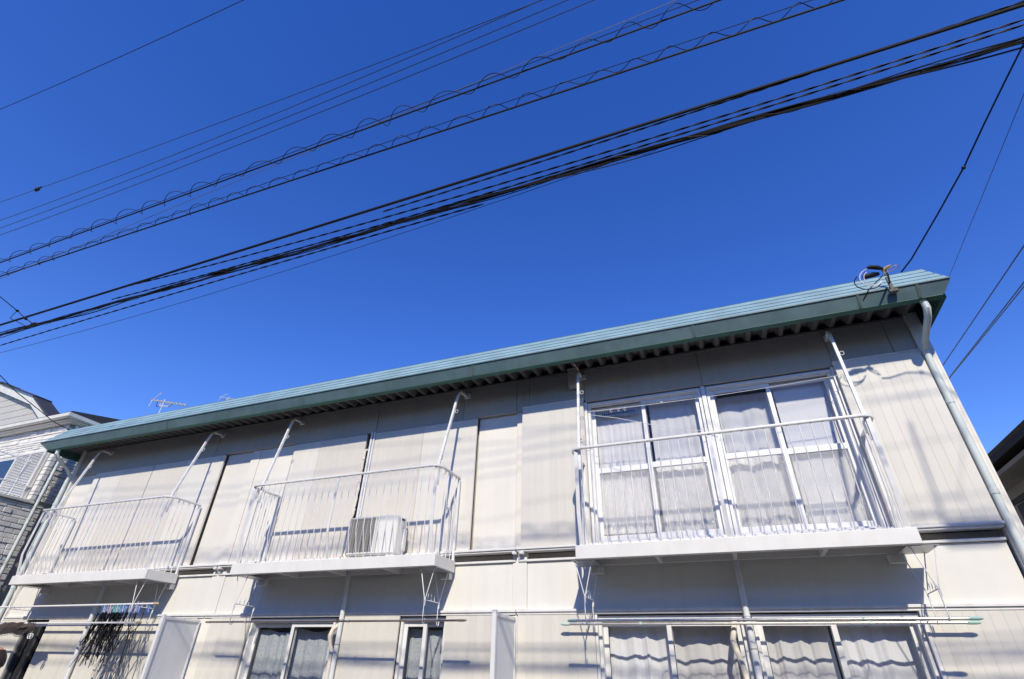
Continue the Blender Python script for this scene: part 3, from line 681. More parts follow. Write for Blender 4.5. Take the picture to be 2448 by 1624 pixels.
# chain between the right poles
ch = MB()
for i in range(22):
    x = -0.72+i*0.088; ch.tube([(x, -0.30, 2.086), (x+0.022, -0.30, 2.098), (x+0.05, -0.30, 2.099), (x+0.074, -0.30, 2.087), (x+0.088, -0.30, 2.086)], 0.004, 6)
cc = thing('plastic_chain', 'pale plastic chain strung between the two steel laundry poles', 'chain', (0.2, -0.30, 2.08))
obj('links', ch, 'bracket', cc)
obj('cord', MB().tube([(-0.73, -0.30, 2.087), (-0.73, -0.497, 2.09)], 0.003, 6), 'bracket', cc)
obj('cord', MB().tube([(1.22, -0.30, 2.087), (1.22, -0.137, 2.088)], 0.003, 6), 'bracket', cc)

# clothes lines on the right balcony
tag(obj('clothes_line', MB().tube([(-1.49+3.11*t, -0.42, 4.545+0.02*t-0.035*4*t*(1-t)) for t in [i/16 for i in range(17)]], 0.0032, 6), 'cord_white'), 'thin white clothes line stretched straight between the right balcony struts', 'clothes line')
tag(obj('clothes_line', MB().tube([(-1.485, -0.42, 4.525), (-1.0, -0.47, 4.37), (-0.55, -0.52, 4.19), (-0.12, -0.58, 4.04), (0.25, -0.66, 3.955)], 0.0034, 6), 'cord_white'), 'white cord sloping down from the left strut to the right balcony handrail', 'clothes line')
for i, x in enumerate((-1.085, -0.985, -0.905)):
    z = 4.53
    tag(obj('line_hook', MB().tube([(x, -0.42, z+0.004), (x+0.012, -0.42, z+0.012), (x+0.014, -0.42, z-0.006), (x-0.010, -0.42, z-0.014), (x-0.013, -0.42, z-0.032), (x+0.004, -0.42, z-0.044), (x+0.016, -0.42, z-0.032)], 0.0032, 6), 'white_plastic'),
        ('leftmost', 'middle', 'rightmost')[i]+' of three small white hooks on the clothes line', 'hook', 'hooks on the clothes line')
tag(obj('line_bead', MB().tube([(-0.452, -0.42, 4.522), (-0.436, -0.42, 4.532), (-0.42, -0.42, 4.522)], [0.006, 0.014, 0.006], 8), 'white_plastic'), 'single white bead farther along the clothes line', 'bead')

# ------------------------------------------------------------------ pegs and black strips on the left pole
pk = [(-9.40, 'clip_blue'), (-9.36, 'clip_pale'), (-9.31, 'clip_blue'), (-9.27, 'clip_pink'), (-9.22, 'clip_pale'), (-9.14, 'clip_teal'), (-9.10, 'clip_teal'), (-9.06, 'clip_pale'), (-9.00, 'clip_teal'),
      (-8.96, 'clip_blue'), (-8.92, 'clip_pale'), (-8.88, 'clip_blue'), (-8.78, 'clip_pale'), (-8.75, 'clip_blue'), (-8.66, 'clip_pink'), (-8.63, 'clip_pale'), (-8.59, 'clip_blue'), (-8.38, 'clip_blue')]
cn = {'clip_blue': 'blue', 'clip_pale': 'pale', 'clip_pink': 'pink', 'clip_teal': 'teal'}
rnd = random.Random(11)
seen = {}
for i, (x, m) in enumerate(pk):
    z = 2.335; a = rnd.uniform(-0.35, 0.35)
    if x == -8.38: lab = 'lone blue peg at the right end of the white pole'
    else:
        k_ = seen.get(m, 0)
        lab = '%s %s plastic peg from the left on the white laundry pole' % (('first', 'second', 'third', 'fourth', 'fifth', 'sixth', 'seventh')[k_], cn[m])
    pg = thing('clothes_peg', lab, 'peg', (x, -0.45, z-0.1), '%s pegs on the left laundry pole' % cn[m])
    ca, sa = math.cos(a), math.sin(a)
    for sgn in (-1, 1):
        obj('arm', MB().bar([(x+sgn*0.010*ca, -0.45+sgn*0.012, z+0.012), (x+sgn*0.012*ca, -0.45+sgn*0.016, z-0.02), (x+sgn*0.004*ca+sa*0.02, -0.45+sgn*0.004, z-0.075), (x+sgn*0.012*ca+sa*0.03, -0.45+sgn*0.006, z-0.115)], 0.011, 0.006), m, pg)
    obj('hanging_loop', MB().tube([(x+0.004, -0.45, z-0.02), (x+0.01, -0.452, z-0.06), (x+sa*0.03, -0.45, z-0.10)], 0.0025, 6), 'clip_pale', pg)
    seen[m] = seen.get(m, 0)+1
sb = MB(); rnd = random.Random(5)
for i in range(96):
    x = rnd.choice([p[0] for p in pk[:12]] + [-9.25, -9.2, -9.1, -9.05, -9.0]) + rnd.uniform(-0.03, 0.03) if i < 84 else rnd.choice([p[0] for p in pk[12:]])+rnd.uniform(-0.02, 0.02)
    z = 2.235; y_ = -0.45+rnd.uniform(-0.03, 0.03); L_ = rnd.uniform(0.36, 0.74) if i > 8 else rnd.uniform(0.3, 0.5)
    wd = rnd.choice([0.005, 0.008, 0.012, 0.015, 0.019]); n = 12; pth = []
    px, py = 0.0, 0.0; vx = rnd.uniform(-0.02, 0.02)
    for k in range(n+1):
        t = k/n; vx += rnd.uniform(-0.022, 0.022); vx *= 0.80; px += vx; py += rnd.uniform(-0.006, 0.006)
        pth.append((x+px-0.03*t, y_+py, z-L_*t+0.012*math.sin(9*t+i)))
    if i % 9 == 0: pth[-1] = (pth[-2][0]-0.05, pth[-2][1], pth[-2][2]+0.01)
    sb.bar(pth, wd, 0.0025)
bs = thing('black_strips', 'tangled bunch of black cloth strips hanging from pegs at lower left', 'laundry', (-9.0, -0.45, 2.24))
so_ = obj('strips', sb, 'black_cloth', bs); so_['kind'] = 'stuff'
obj('crossed_ribbon', MB().bar([(-8.43, -0.44, 2.10), (-8.50, -0.44, 2.02), (-8.62, -0.445, 1.93), (-8.70, -0.45, 1.86), (-8.78, -0.45, 1.76)], 0.014, 0.003), 'black_cloth', bs)
# dark net and reel on the left
ne = thing('dark_net', 'dark brown folded net slung over the white poles at far left', 'net', (-11.3, -0.45, 2.0))
def nf_(u, v, k=0):
    x = -11.85+1.02*u
    drop = (0.05+0.13*abs(math.sin(2.3*u+0.6+k))+0.03*math.sin(11*u+k))
    return (x+0.05*v, -0.515-0.008*k+0.018*math.sin(9*u+3*v+k), 2.10-drop*v+0.006*math.sin(31*u+k))
for k in (0, 1): obj('cloth', MB().grid(lambda u, v, k=k: nf_(u, v, k), 44, 8), 'net', ne, 180)
for i in range(34):
    u = i/33; a0, a1, a2 = nf_(u, 0.0), nf_(min(1, u+0.02), 0.6), nf_(min(1, u+0.05), 1.0)
    obj('fringe', MB().tube([a0, (a1[0], a1[1]-0.014, a1[2]), (a2[0]+0.02, a2[1]-0.012, a2[2]-0.03)], 0.0035, 5), 'net', ne)
re_ = thing('white_reel', 'small white ring reel hanging under the dark net', 'reel', (-10.83, -0.50, 1.90))
for rr, yy in ((0.036, -0.515), (0.036, -0.485), (0.018, -0.50)): obj('ring', MB().tube(arc((-10.83, yy, 1.905), rr, 0, 360, 18, 'xz')[:-1], 0.006, 6, closed=True), 'white_plastic', re_)
obj('cord', MB().tube([(-10.83, -0.50, 1.94), (-10.84, -0.50, 2.07)], 0.003, 5), 'cord_white', re_)

# ------------------------------------------------------------------ partition screens on the ground floor
def screen(x, label):
    s_ = thing('partition_screen', label, 'screen', (x, -0.33, 0.03), 'partition screens between ground floor flats')
    obj('front_post', MB().box(x-0.028, x+0.022, -0.70, -0.655, 0.03, 2.178, 0.004), 'alu', s_)
    obj('back_post', MB().box(x-0.015, x+0.015, -0.085, -0.055, 0.03, 2.15, 0.004), 'alu', s_)
    obj('top_rail', MB().box(x-0.018, x+0.018, -0.654, -0.086, 2.115, 2.15, 0.003), 'alu', s_)
    obj('panel', MB().box(x-0.006, x+0.006, -0.654, -0.086, 0.20, 2.1145), 'panel', s_)
    for y_ in (-0.60, -0.34, -0.13): obj('screw', MB().tube([(x+0.018, y_, 2.132), (x+0.0225, y_, 2.132)], 0.006, 6), 'galv', s_)
screen(-7.69, 'grey partition screen standing below between the left and middle balconies')
screen(-2.53, 'grey partition screen standing below between the middle and right balconies')

# ------------------------------------------------------------------ service drop head on the gutter
sd = thing('service_connector', 'cable connector with black sleeves and wire loop on the roof edge', 'connector', (2.34, -0.70, 5.44))
obj('bracket', MB().box(2.312, 2.348, -0.730, -0.705, 5.40, 5.585, 0.005), 'rusty', sd)
obj('bracket_foot', MB().box(2.285, 2.375, -0.745, -0.699, 5.36, 5.399, 0.004), 'rusty', sd)
obj('insulator', MB().tube([(2.33, -0.74, 5.60), (2.33, -0.74, 5.62), (2.33, -0.74, 5.65), (2.33, -0.74, 5.67)], [0.02, 0.030, 0.030, 0.018], 12), 'galv', sd)
K = 0.964; CX, CZ = 2.24, 5.62
def sh(p): return ((CX+(p[0]-CX)*0.82)*K, -0.98+(p[1]+0.77)*1.5, 1.6+(CZ+(p[2]-CZ)*0.82-1.6)*K)
obj('sleeve', MB().tube([sh(p) for p in [(2.06, -0.76, 5.615), (2.10, -0.76, 5.625), (2.20, -0.755, 5.640), (2.27, -0.75, 5.645)]], [0.016, 0.028, 0.030, 0.018], 10), 'cable', sd)
obj('sleeve', MB().tube([sh(p) for p in [(2.13, -0.80, 5.72), (2.17, -0.80, 5.722), (2.26, -0.79, 5.70), (2.32, -0.78, 5.675)]], [0.014, 0.025, 0.026, 0.015], 10), 'cable', sd)
obj('sleeve', MB().tube([sh(p) for p in [(2.31, -0.76, 5.66), (2.36, -0.77, 5.69), (2.42, -0.79, 5.70)]], [0.012, 0.02, 0.012], 8), 'cap_tan', sd)
def loop(cx, cz_, rx, rz, a0, a1, y0, y1, r, m):
    n = 22; pt = []
    for i in range(n+1):
        t = i/n; a = R(a0+(a1-a0)*t); pt.append(sh((cx+rx*math.cos(a), y0+(y1-y0)*t, cz_+rz*math.sin(a))))
    obj('wire_loop', MB().tube(pt, r, 6), m, sd)
loop(2.14, 5.575, 0.135, 0.130, 75, 338, -0.80, -0.74, 0.0055, 'cord_white')
loop(2.09, 5.53, 0.165, 0.125, 130, 345, -0.78, -0.74, 0.006, 'cable')
loop(2.17, 5.57, 0.115, 0.105, 120, 330, -0.79, -0.74, 0.0042, 'cord_white')
obj('wire_loop', MB().tube([sh(p) for p in [(2.36, -0.77, 5.66), (2.46, -0.80, 5.67), (2.50, -0.82, 5.63), (2.44, -0.79, 5.61), (2.35, -0.76, 5.63)]], 0.005, 6), 'cap_tan', sd)
obj('arm', MB().tube([(2.33, -0.73, 5.50), (2.30, -0.85, 5.53), (2.25, -0.97, 5.53)], 0.010, 8), 'rusty', sd)
obj('down_wire', MB().tube([(2.29, -0.745, 5.60), (2.10, -0.72, 5.45), (2.03, -0.67, 5.36), (2.02, -0.62, 5.29)], 0.006, 6), 'cable', sd)

# ------------------------------------------------------------------ overhead wires
def qz(c, x): return c[0]*x*x + c[1]*x + c[2]
def wire(name, c, y_, r, m, label, x0=-16.0, x1=9.5, wav=0.0, wper=0.6, n=80, group='overhead cables', yo=None, ph=0.0):
    pts = []
    for i in range(n+1):
        x = x0+(x1-x0)*i/n; z = qz(c, x); yy = y_
        if wav: z += wav*math.sin(2*math.pi*x/wper+ph); yy += wav*math.cos(2*math.pi*x/wper+ph)
        pts.append((x, yy, z))
    return tag(obj(name, MB().tube(pts, r, 7), m), label, 'cable', group)
wire('thick_cable', (0.00044, 0.00680, 5.2386), -3.97, 0.0128, 'cable', 'thickest single black cable, just above the tangled bundle')
# tangled bundle
bn = thing('cable_bundle', 'tangled bundle of intertwined black cables nearest above the roof', 'cable', (-2.0, -3.92, 4.98), 'overhead cables')
rnd = random.Random(21); cb = (0.00103, -0.00340, 4.9815)
for k in range(7):
    pts = []; p1, p2, p3 = (rnd.uniform(0, 6.28) for _ in range(3)); a1, a2 = rnd.uniform(0.006, 0.016), rnd.uniform(0.004, 0.018); w1, w2 = rnd.uniform(1.3, 3.4), rnd.uniform(0.3, 0.75)
    for i in range(181):
        x = -16+25.5*i/180
        pts.append((x, -3.92+a1*math.cos(x*w1+p1)+a2*math.cos(x*w2*3+p2), qz(cb, x)+a1*math.sin(x*w1+p1)+1.6*a2*math.sin(x*w2*2.2+p3)))
    obj('strand', MB().tube(pts, (0.0088, 0.0072, 0.0062, 0.0052, 0.0046, 0.0042, 0.004)[k], 6), 'cable', bn)
pts = [(-16+25.5*i/500, -3.92+0.022*math.cos(i*0.62), qz(cb, -16+25.5*i/500)+0.022*math.sin(i*0.62)) for i in range(501)]
obj('lashing', MB().tube(pts, 0.0018, 4), 'cable', bn)
def twisted(name, c, y_, label, x0, x1, r=0.0042, per=0.29):
    t = thing(name, label, 'cable', ((x0+x1)/2, y_, qz(c, (x0+x1)/2)), 'overhead cables'); n = int((x1-x0)/0.045)
    for k in (0, 1):
        pts = [(x0+(x1-x0)*i/n, y_+0.004*math.cos(2*math.pi*(x0+(x1-x0)*i/n)/per+k*math.pi), qz(c, x0+(x1-x0)*i/n)+0.0048*math.sin(2*math.pi*(x0+(x1-x0)*i/n)/per+k*math.pi)) for i in range(n+1)]
        obj('strand', MB().tube(pts, r, 5), 'cable', t)
    return t
twisted('twisted_cable', (0.00677, 0.01240, 5.0722), -3.95, 'upper twisted pair running just over the tangled bundle', -6.1, 9.5)
twisted('twisted_cable', (0.00516, 0.02010, 5.0340), -3.935, 'lower twisted pair running just over the tangled bundle', -6.1, 9.5)
twisted('twisted_cable', (0.00437, 0.03000, 5.1991), -3.965, 'twisted pair hugging the underside of the thick cable', -2.4, 9.5)
twisted('twisted_cable', (-0.00148, -0.00950, 4.9291), -3.90, 'twisted pair hanging just below the tangled bundle on the left', -16.0, -1.4)
wire('thin_wire', (0.00670, 0.08380, 5.0398), -3.88, 0.0024, 'cable', 'lowest hair thin wire under the tangled bundle', -11.0, 0.15)
def spiral(name, c, cm, y_, per, rad, label, x0=-16.0, x1=9.5, phase=0.0, rc=0.0105):
    t = thing(name, label, 'cable', (-3, y_, qz(c, -3)), 'overhead cables')
    N = 90
    obj('cable', MB().tube([(x0+(x1-x0)*i/N, y_, qz(c, x0+(x1-x0)*i/N)) for i in range(N+1)], rc, 7), 'cable', t)
    obj('messenger', MB().tube([(x0+(x1-x0)*i/N, y_, qz(cm, x0+(x1-x0)*i/N)) for i in range(N+1)], 0.0042, 6), 'cable_blue', t)
    n = int((x1-x0)/per*18); pts = []; rr = random.Random(int(per*1000))
    ph2 = rr.uniform(0, 6)
    for i in range(n+1):
        x = x0+(x1-x0)*i/n; a = 2*math.pi*x/per+phase+0.9*math.sin(0.9*x+ph2)+0.5*math.sin(2.3*x)+0.25*math.sin(5.1*x)
        rd = rad*(1+0.18*math.sin(1.7*x+ph2)+0.12*math.sin(4.3*x))
        zc = (qz(c, x)+qz(cm, x))/2+0.010
        pts.append((x, y_-rd*math.cos(a), zc+rd*math.sin(a)))
    obj('helix', MB().tube(pts, 0.0040, 5), 'cable', t)
    return t
spiral('spiral_cable', (-0.00041, -0.01050, 6.4793), (0.00061, 0.00600, 6.5921), -4.05, 0.475, 0.055, 'upper cable carrying the wide spiral of loose wire', phase=0.4, rc=0.0088)
spiral('spiral_cable', (-0.0002, -0.0325, 6.2437), (-0.0009, -0.0304, 6.385), -3.85, 0.345, 0.041, 'lower cable with tighter spiral of loose wire', phase=1.0, rc=0.0096)
wire('thin_wire', (0.0, 0.0650, 6.903), -3.95, 0.0034, 'strand', 'thin grey wire slanting between the two spiral cables')
wire('thin_wire', (0.00248, -0.04590, 7.8541), -4.0, 0.0050, 'cable_blue', 'highest of the four thin wires, with a small clamp on the left')
wire('thin_wire', (0.00651, 0.06570, 7.9010), -4.02, 0.0050, 'cable_blue', 'second highest of the four thin parallel wires')
wire('thin_wire', (0.00498, 0.04950, 7.6868), -4.0, 0.0050, 'cable_blue', 'third highest of the four thin parallel wires')
wire('thin_wire', (0.00429, 0.04130, 7.4923), -3.98, 0.0050, 'cable_blue', 'lowest of the four thin parallel wires above the spirals')
wire('thin_wire', (0.00527, -0.03250, 11.0669), -4.4, 0.0066, 'cable', 'lone wire crossing the top left corner of the sky', -20.0, 9.5)
cA = (0.00248, -0.04590, 7.8541)
cl = thing('wire_clamp', 'small black clamp on the highest of the four thin wires', 'clamp', (-10.23, -4.0, qz(cA, -10.23)))
zc = qz(cA, -10.23); xc = -10.23
obj('body', MB().box(xc-0.05, xc+0.035, -4.025, -3.975, zc-0.034, zc+0.03, 0.008), 'cable', cl)
obj('hook', MB().tube([(xc+0.03, -4.0, zc), (xc+0.09, -4.0, zc+0.028), (xc+0.11, -4.0, zc+0.01)], 0.009, 6), 'cable', cl)
obj('tail', MB().tube([(xc-0.01, -4.0, zc-0.03), (xc-0.005, -4.0, zc-0.075)], 0.008, 6), 'cable', cl)
sc_ = thing('splice_closure', 'black splice box on the lower spiral cable beyond the top of the view', 'splice box', (3.45, -3.85, 6.1))
zc = qz((-0.0002, -0.0325, 6.2437), 3.45)
obj('body', MB().tube([(3.20, -3.85, zc), (3.25, -3.85, zc), (3.65, -3.85, zc), (3.70, -3.85, zc)], [0.03, 0.06, 0.06, 0.03], 12), 'cable', sc_)
obj('drop_wire', MB().tube([(3.22, -3.85, zc), (3.24, -3.82, zc+0.5), (3.27, -3.80, zc+1.1)], 0.012, 6), 'cable', sc_)
# drops
SDROP = [(4.163, -3.98, 7.511), (3.413, -2.6, 6.591), (3.294, -2.37, 6.449), (3.144, -2.06, 6.266), (2.974, -1.75, 6.043), (2.733, -1.42, 5.781), (2.458, -1.12, 5.486), (2.356, -1.02, 5.409)]
LDROP = [(-7.622, -4.55, 5.316), (-7.71, -4.3, 5.296), (-7.798, -4.05, 5.276), (-7.679, -3.97, 5.176), (-7.573, -3.92, 5.109)]
tag(obj('service_drop', MB().tube(SDROP, 0.0085, 7), 'cable_blue'), 'black service cable dropping to the connector on the roof edge', 'cable', 'overhead cables')
tag(obj('drop_clip', MB().ellipsoid(SDROP[4], (0.02, 0.02, 0.02)), 'cable'), 'small lump clipped halfway on the service cable', 'clip')
def line3(name, a, b_, ext0, ext1, r, m, label, sag=0.02):
    a, b_ = Vector(a), Vector(b_); d = b_-a; p0 = a-d*ext0; p1 = b_+d*ext1
    pts = [p0+(p1-p0)*(i/14)-Vector((0, 0, sag*4*(i/14)*(1-i/14))) for i in range(15)]
    return tag(obj(name, MB().tube(pts, r, 6), m), label, 'cable', 'overhead cables')
line3('thin_wire', (3.64, -2.0, 6.64), (3.97, 1.5, 6.90), 0.566, 2.0, 0.0038, 'cable_blue', 'hair thin blue wire slanting down behind the right roof corner')
line3('drop_cable', (4.42, 0.5, 6.53), (4.73, 5.0, 7.00), 0.995, 1.2, 0.0085, 'cable_blue', 'upper of the two cables at the right edge passing behind the building')
line3('drop_cable', (4.37, 0.8, 6.16), (4.73, 5.0, 6.72), 1.138, 1.3, 0.0085, 'cable_blue', 'doubled lower cable at the right edge passing behind the building')
line3('drop_cable', (4.36, 0.8, 6.11), (4.71, 5.0, 6.69), 1.138, 1.3, 0.0075, 'cable_blue', 'lowest cable at the right edge, twin of the doubled cable')
ld = thing('drop_wire', 'short wire with clamps joining the bundle at the left edge', 'cable', LDROP[-1], 'overhead cables')
obj('wire', MB().tube(LDROP, 0.0048, 6), 'cable', ld)
for p in LDROP[2:4]: obj('clamp', MB().ellipsoid(p, (0.02, 0.02, 0.015), 8, 6), 'cable', ld)
a_, b_ = Vector(LDROP[2]), Vector(LDROP[4])
obj('loop', MB().tube([tuple(a_), tuple(a_+Vector((-0.05, 0.0, -0.06))), tuple(a_+Vector((-0.06, 0.0, -0.10))), tuple(b_+Vector((-0.10, 0, -0.02))), tuple(b_)], 0.0034, 6), 'cable', ld)
obj('clamp', MB().ellipsoid(tuple(b_+Vector((0.02, 0, -0.01))), (0.07, 0.02, 0.024), 10, 6), 'cable', ld)
tag(obj('drop_wire', MB().tube([(-12.6, -2.9, 6.55), (-12.98, -2.0, 6.36), (-13.28, -1.5, 6.28), (-13.45, -0.9, 6.16), (-13.58, -0.5, 6.08), (-13.60, -0.25, 6.05), (-13.62, 0.1, 6.03)], 0.008, 6), 'cable'), 'black wire running down to the corner of the stone clad house', 'cable', 'overhead cables')

# utility poles standing outside the view carry the wires
def upole(x, label):
    p = thing('utility_pole', label, 'utility pole', (x, -4.0, 0.0), 'utility poles')
    obj('shaft', MB().tube([(x, -4.0, 0), (x, -4.0, 12.0)], [0.17, 0.11], 16), 'concrete', p)
    for z, y0, y1 in ((5.1, -4.5, -3.5), (6.4, -4.5, -3.5), (7.9, -4.6, -3.5), (11.0, -5.0, -3.2)):
        obj('crossarm', MB().box(x-0.04, x+0.04, y0, y1, z-0.04, z+0.04, 0.006), 'galv', p)
    for y_ in (-3.65, -3.8, -4.2, -4.35): obj('insulator', MB().tube([(x, y_, 7.94), (x, y_, 7.99), (x, y_, 8.05)], [0.03, 0.045, 0.03], 10), 'alu', p)
upole(-17.5, 'concrete utility pole carrying the cables beyond the left edge')
upole(10.5, 'concrete utility pole carrying the cables beyond the right edge')

# ------------------------------------------------------------------ stone clad house on the left
LH = thing('stone_house', 'stone clad house with louvred shutter and white gutter at the left edge', 'house', (-15.5, 2.0, 0.0))
HX = -13.92
obj('wall', MB().box(-20.0, HX-0.03, 0.03, 7.0, 0.0, 6.27), 'mortar', LH)
obj('lower_wall', MB().box(-20.0, HX-0.03, -2.6, 0.029, 0.0, 4.42), 'mortar', LH)
rnd = random.Random(33); stone_n = 0
small = []
def stone(x0, x1, y0, y1, z0, z1, small_ok=True):
    global stone_n
    m = 'stone' if rnd.random() < 0.6 else 'stone2'
    if stone_n < 290:
        obj('stone', MB().box(x0, x1, y0, y1, z0, z1, 0.008), m, LH); stone_n += 1
    else: small.append((x0, x1, y0, y1, z0, z1))
def courses(z0, z1, a0, a1, face):          # irregular coursed stones, face 'x' (side) or 'y' (front)
    z = z0
    while z < z1-0.02:
        h = rnd.choice([0.055, 0.065, 0.095, 0.11]); h = min(h, z1-z); a = a0-rnd.uniform(0, 0.15)
        while a < a1:
            l_ = rnd.choice([0.16, 0.22, 0.28, 0.36]); s0, s1 = max(a, a0), min(a+l_, a1)
            if s1-s0 > 0.03:
                d = rnd.uniform(0.006, 0.026); gpp = 0.005
                if face == 'x': stone(HX-0.03, HX-0.03+d+0.012, s0+gpp, s1-gpp, z+gpp, z+h-gpp)
                else: stone(s0+gpp, s1-gpp, 0.03-d-0.012, 0.03, z+gpp, z+h-gpp)
            a += l_
        z += h
courses(4.50, 6.20, 0.03, 0.80, 'x')         # side wall in the gap
courses(5.64, 6.26, -17.2, HX+0.0, 'y')      # band over the window
courses(3.05, 4.40, -0.95, 0.32, 'x')        # lower side wall
courses(1.90, 3.05, -0.55, 0.32, 'x')
z = 4.50                                     # corner quoins
while z < 5.60:
    h = rnd.choice([0.075, 0.10, 0.14])
    obj('quoin', MB().box(HX-0.13, HX+0.012, 0.0-rnd.uniform(0, 0.01), 0.10, z+0.004, min(z+h, 5.62)-0.004, 0.010), 'stone', LH); z += h
if small:
    q = MB()
    for s_ in small: q.box(*s_, 0.006)
    so2 = obj('stone_rest', q, 'stone', LH); so2['kind'] = 'stuff'
obj('coping', MB().box(HX-0.06, HX+0.035, -2.6, 0.10, 4.425, 4.485, 0.008), 'house_white', LH)
obj('lower_roof', MB().box(-20.0, HX-0.061, -2.6, 0.028, 4.421, 4.46), 'house_white', LH)
# window with louvres
wd = obj('window', MB().box(-16.6, -14.13, 0.000, 0.029, 4.50, 5.63, 0.004), 'house_white', LH)
obj('pane', MB().box(-16.5, -15.25, -0.006, -0.001, 4.55, 5.56), 'glass_grey', wd)
obj('frame', MB().box(-15.27, -15.22, -0.05, -0.0005, 4.50, 5.62, 0.004), 'house_white', wd)
obj('frame', MB().box(-14.22, -14.15, -0.06, -0.0005, 4.50, 5.65, 0.004), 'house_white', wd)
obj('frame', MB().box(-15.21, -14.23, -0.045, -0.0005, 5.60, 5.64, 0.004), 'house_white', wd)
ns = 27
for i in range(ns):
    z = 4.55+1.05*i/ns
    obj('louvre', MB().prism([(-0.040, z+0.006), (-0.034, z), (-0.008, z+0.031), (-0.014, z+0.036)], -15.215, -14.225, 0), 'white_plastic', wd)
for x in (-14.72,): obj('louvre_bar', MB().box(x-0.012, x+0.012, -0.048, -0.0405, 4.54, 5.60, 0.002), 'white_plastic', wd)
obj('louvre_back', MB().box(-15.215, -14.225, -0.006, -0.001, 4.54, 5.60), 'house_siding', wd)
for x, z in ((-14.13, 4.78), (-14.60, 5.42)):
    obj('drying_arm', MB().tube([(x, 0.0, z), (x, -1.2, z+0.02)], 0.016, 8), 'alu', LH)
# pipe, gutter, roof
ph_ = obj('downpipe', MB().tube([(HX+0.085, 0.13, 6.25), (HX+0.085, 0.13, 0.0)], 0.032, 10), 'pipe', LH)
for z in (4.95, 4.0): obj('collar', MB().tube([(HX+0.085, 0.13, z), (HX+0.085, 0.13, z+0.03)], 0.038, 10), 'pipe', ph_)
obj('eave', MB().box(-20.0, HX+0.17, -0.14, 7.2, 6.295, 6.35, 0.006), 'house_eave', LH)
obj('eave_board', MB().box(-20.0, HX+0.13, -0.10, 7.0, 6.271, 6.2945), 'house_white', LH)
gu = obj('gutter', MB().sweep([(-20.0, -0.19, 6.385), (HX+0.21, -0.19, 6.385), (HX+0.21, 7.2, 6.385)], [(-0.055, 0.05), (-0.05, -0.03), (-0.02, -0.055), (0.02, -0.055), (0.05, -0.03), (0.055, 0.05)], upv=(0, 0, 1)), 'house_eave', LH)
for x in (-16.4, -15.7, -15.0, -14.3): obj('gutter_hook', MB().box(x-0.008, x+0.008, -0.252, -0.13, 6.436, 6.45), 'galv', gu)
obj('roof', MB().prism([(-0.19, 6.44), (-0.19, 6.485), (3.4, 7.25), (7.2, 6.485), (7.2, 6.44)], -20.0, HX+0.24, 0), 'roof_dark', LH)
# taller gable behind
gb = [(-30.0, 6.3), (-19.2, 6.3), (-19.2, 7.35), (-21.15, 8.80), (-23.7, 9.70), (-30.0, 11.5)]
gw = obj('gable_wall', MB().prism([(x, z) for x, z in gb], 2.35, 5.5, 1), 'house_siding', LH)
for i in range(18):
    z = 6.4+i*0.28
    xr = -19.2 if z < 7.35 else (-19.2-(z-7.35)/1.45*1.95 if z < 8.8 else -21.15-(z-8.8)/0.9*2.55)
    obj('siding_board', MB().box(-30.0, xr-0.02, 2.325, 2.349, z+0.006, z+0.274, 0.004), 'house_siding', gw)
for (xa, za), (xb, zb) in (((-19.35, 7.80), (-21.35, 9.10)), ((-21.35, 9.10), (-24.0, 10.06)), ((-24.0, 10.06), (-30.0, 11.9))):
    obj('barge_board', MB().bar([(xa, 2.18, za-0.06), (xb, 2.18, zb-0.06)], 0.05, 0.26, (0, 0, 1)), 'house_white', LH)
    obj('upper_roof', MB().bar([(xa+0.12, 2.36, za+0.09), (xb, 2.36, zb+0.11)], 0.55, 0.06, (0, 0, 1)), 'roof_dark', LH)

# ------------------------------------------------------------------ antennas behind the roof
def antenna(x, y_, z, label, s=1.0, foot=6.0):
    a = thing('tv_antenna', label, 'antenna', (x, y_, foot), 'antennas behind the roof')
    obj('mast', MB().tube([(x-0.25*s, y_, foot), (x-0.25*s, y_, z+0.12*s)], 0.022*s, 8), 'antenna', a)
    obj('boom', MB().tube([(x-0.95*s, y_, z+0.22*s), (x+0.98*s, y_, z-0.28*s)], 0.030*s, 8), 'antenna', a)
    obj('brace', MB().tube([(x-0.40*s, y_, z+0.07*s), (x-0.38*s, y_, z-0.10*s), (x+0.10*s, y_, z-0.20*s), (x+0.22*s, y_, z-0.10*s)], 0.022*s, 8), 'antenna', a)
    obj('reflector', MB().tube([(x-0.92*s, y_, z+0.22*s), (x-0.75*s, y_+0.1, z+0.52*s)], 0.014*s, 6), 'antenna', a)
    obj('reflector', MB().tube([(x-0.92*s, y_, z+0.22*s), (x-0.80*s, y_-0.1, z-0.12*s)], 0.014*s, 6), 'antenna', a)
    for i in range(9):
        t = -0.8+1.7*i/8; zz = z+0.20*s-0.26*s*(t+0.9)
        obj('element', MB().tube([(x+t*s, y_-0.16*s, zz), (x+t*s, y_+0.16*s, zz)], 0.008*s, 6), 'antenna', a)
    obj('feed_cable', MB().tube([(x-0.62*s, y_, z+0.14*s), (x-0.55*s, y_, z-0.10*s), (x-0.30*s, y_, z-0.13*s), (x-0.25*s, y_, z-0.5*s)], 0.010*s, 6), 'cable', a)
antenna(-17.2, 4.0, 9.22, 'white television antenna standing behind the left part of the teal roof', 1.0)
antenna(-14.15, 4.0, 8.86, 'second antenna mostly hidden behind the teal roof line', 0.55)
# plain block behind that carries the antennas
hb = thing('rear_house', 'low dark roofed house hidden behind the apartment block', 'house', (-16.0, 10.5, 0.0))
obj('wall', MB().box(-19.0, -13.0, 8.6, 13.0, 0.0, 6.0), 'plaster', hb)
obj('roof', MB().prism([(8.4, 6.0), (8.4, 6.06), (10.8, 7.0), (13.2, 6.06), (13.2, 6.0)], -19.2, -12.8, 0), 'roof_dark', hb)

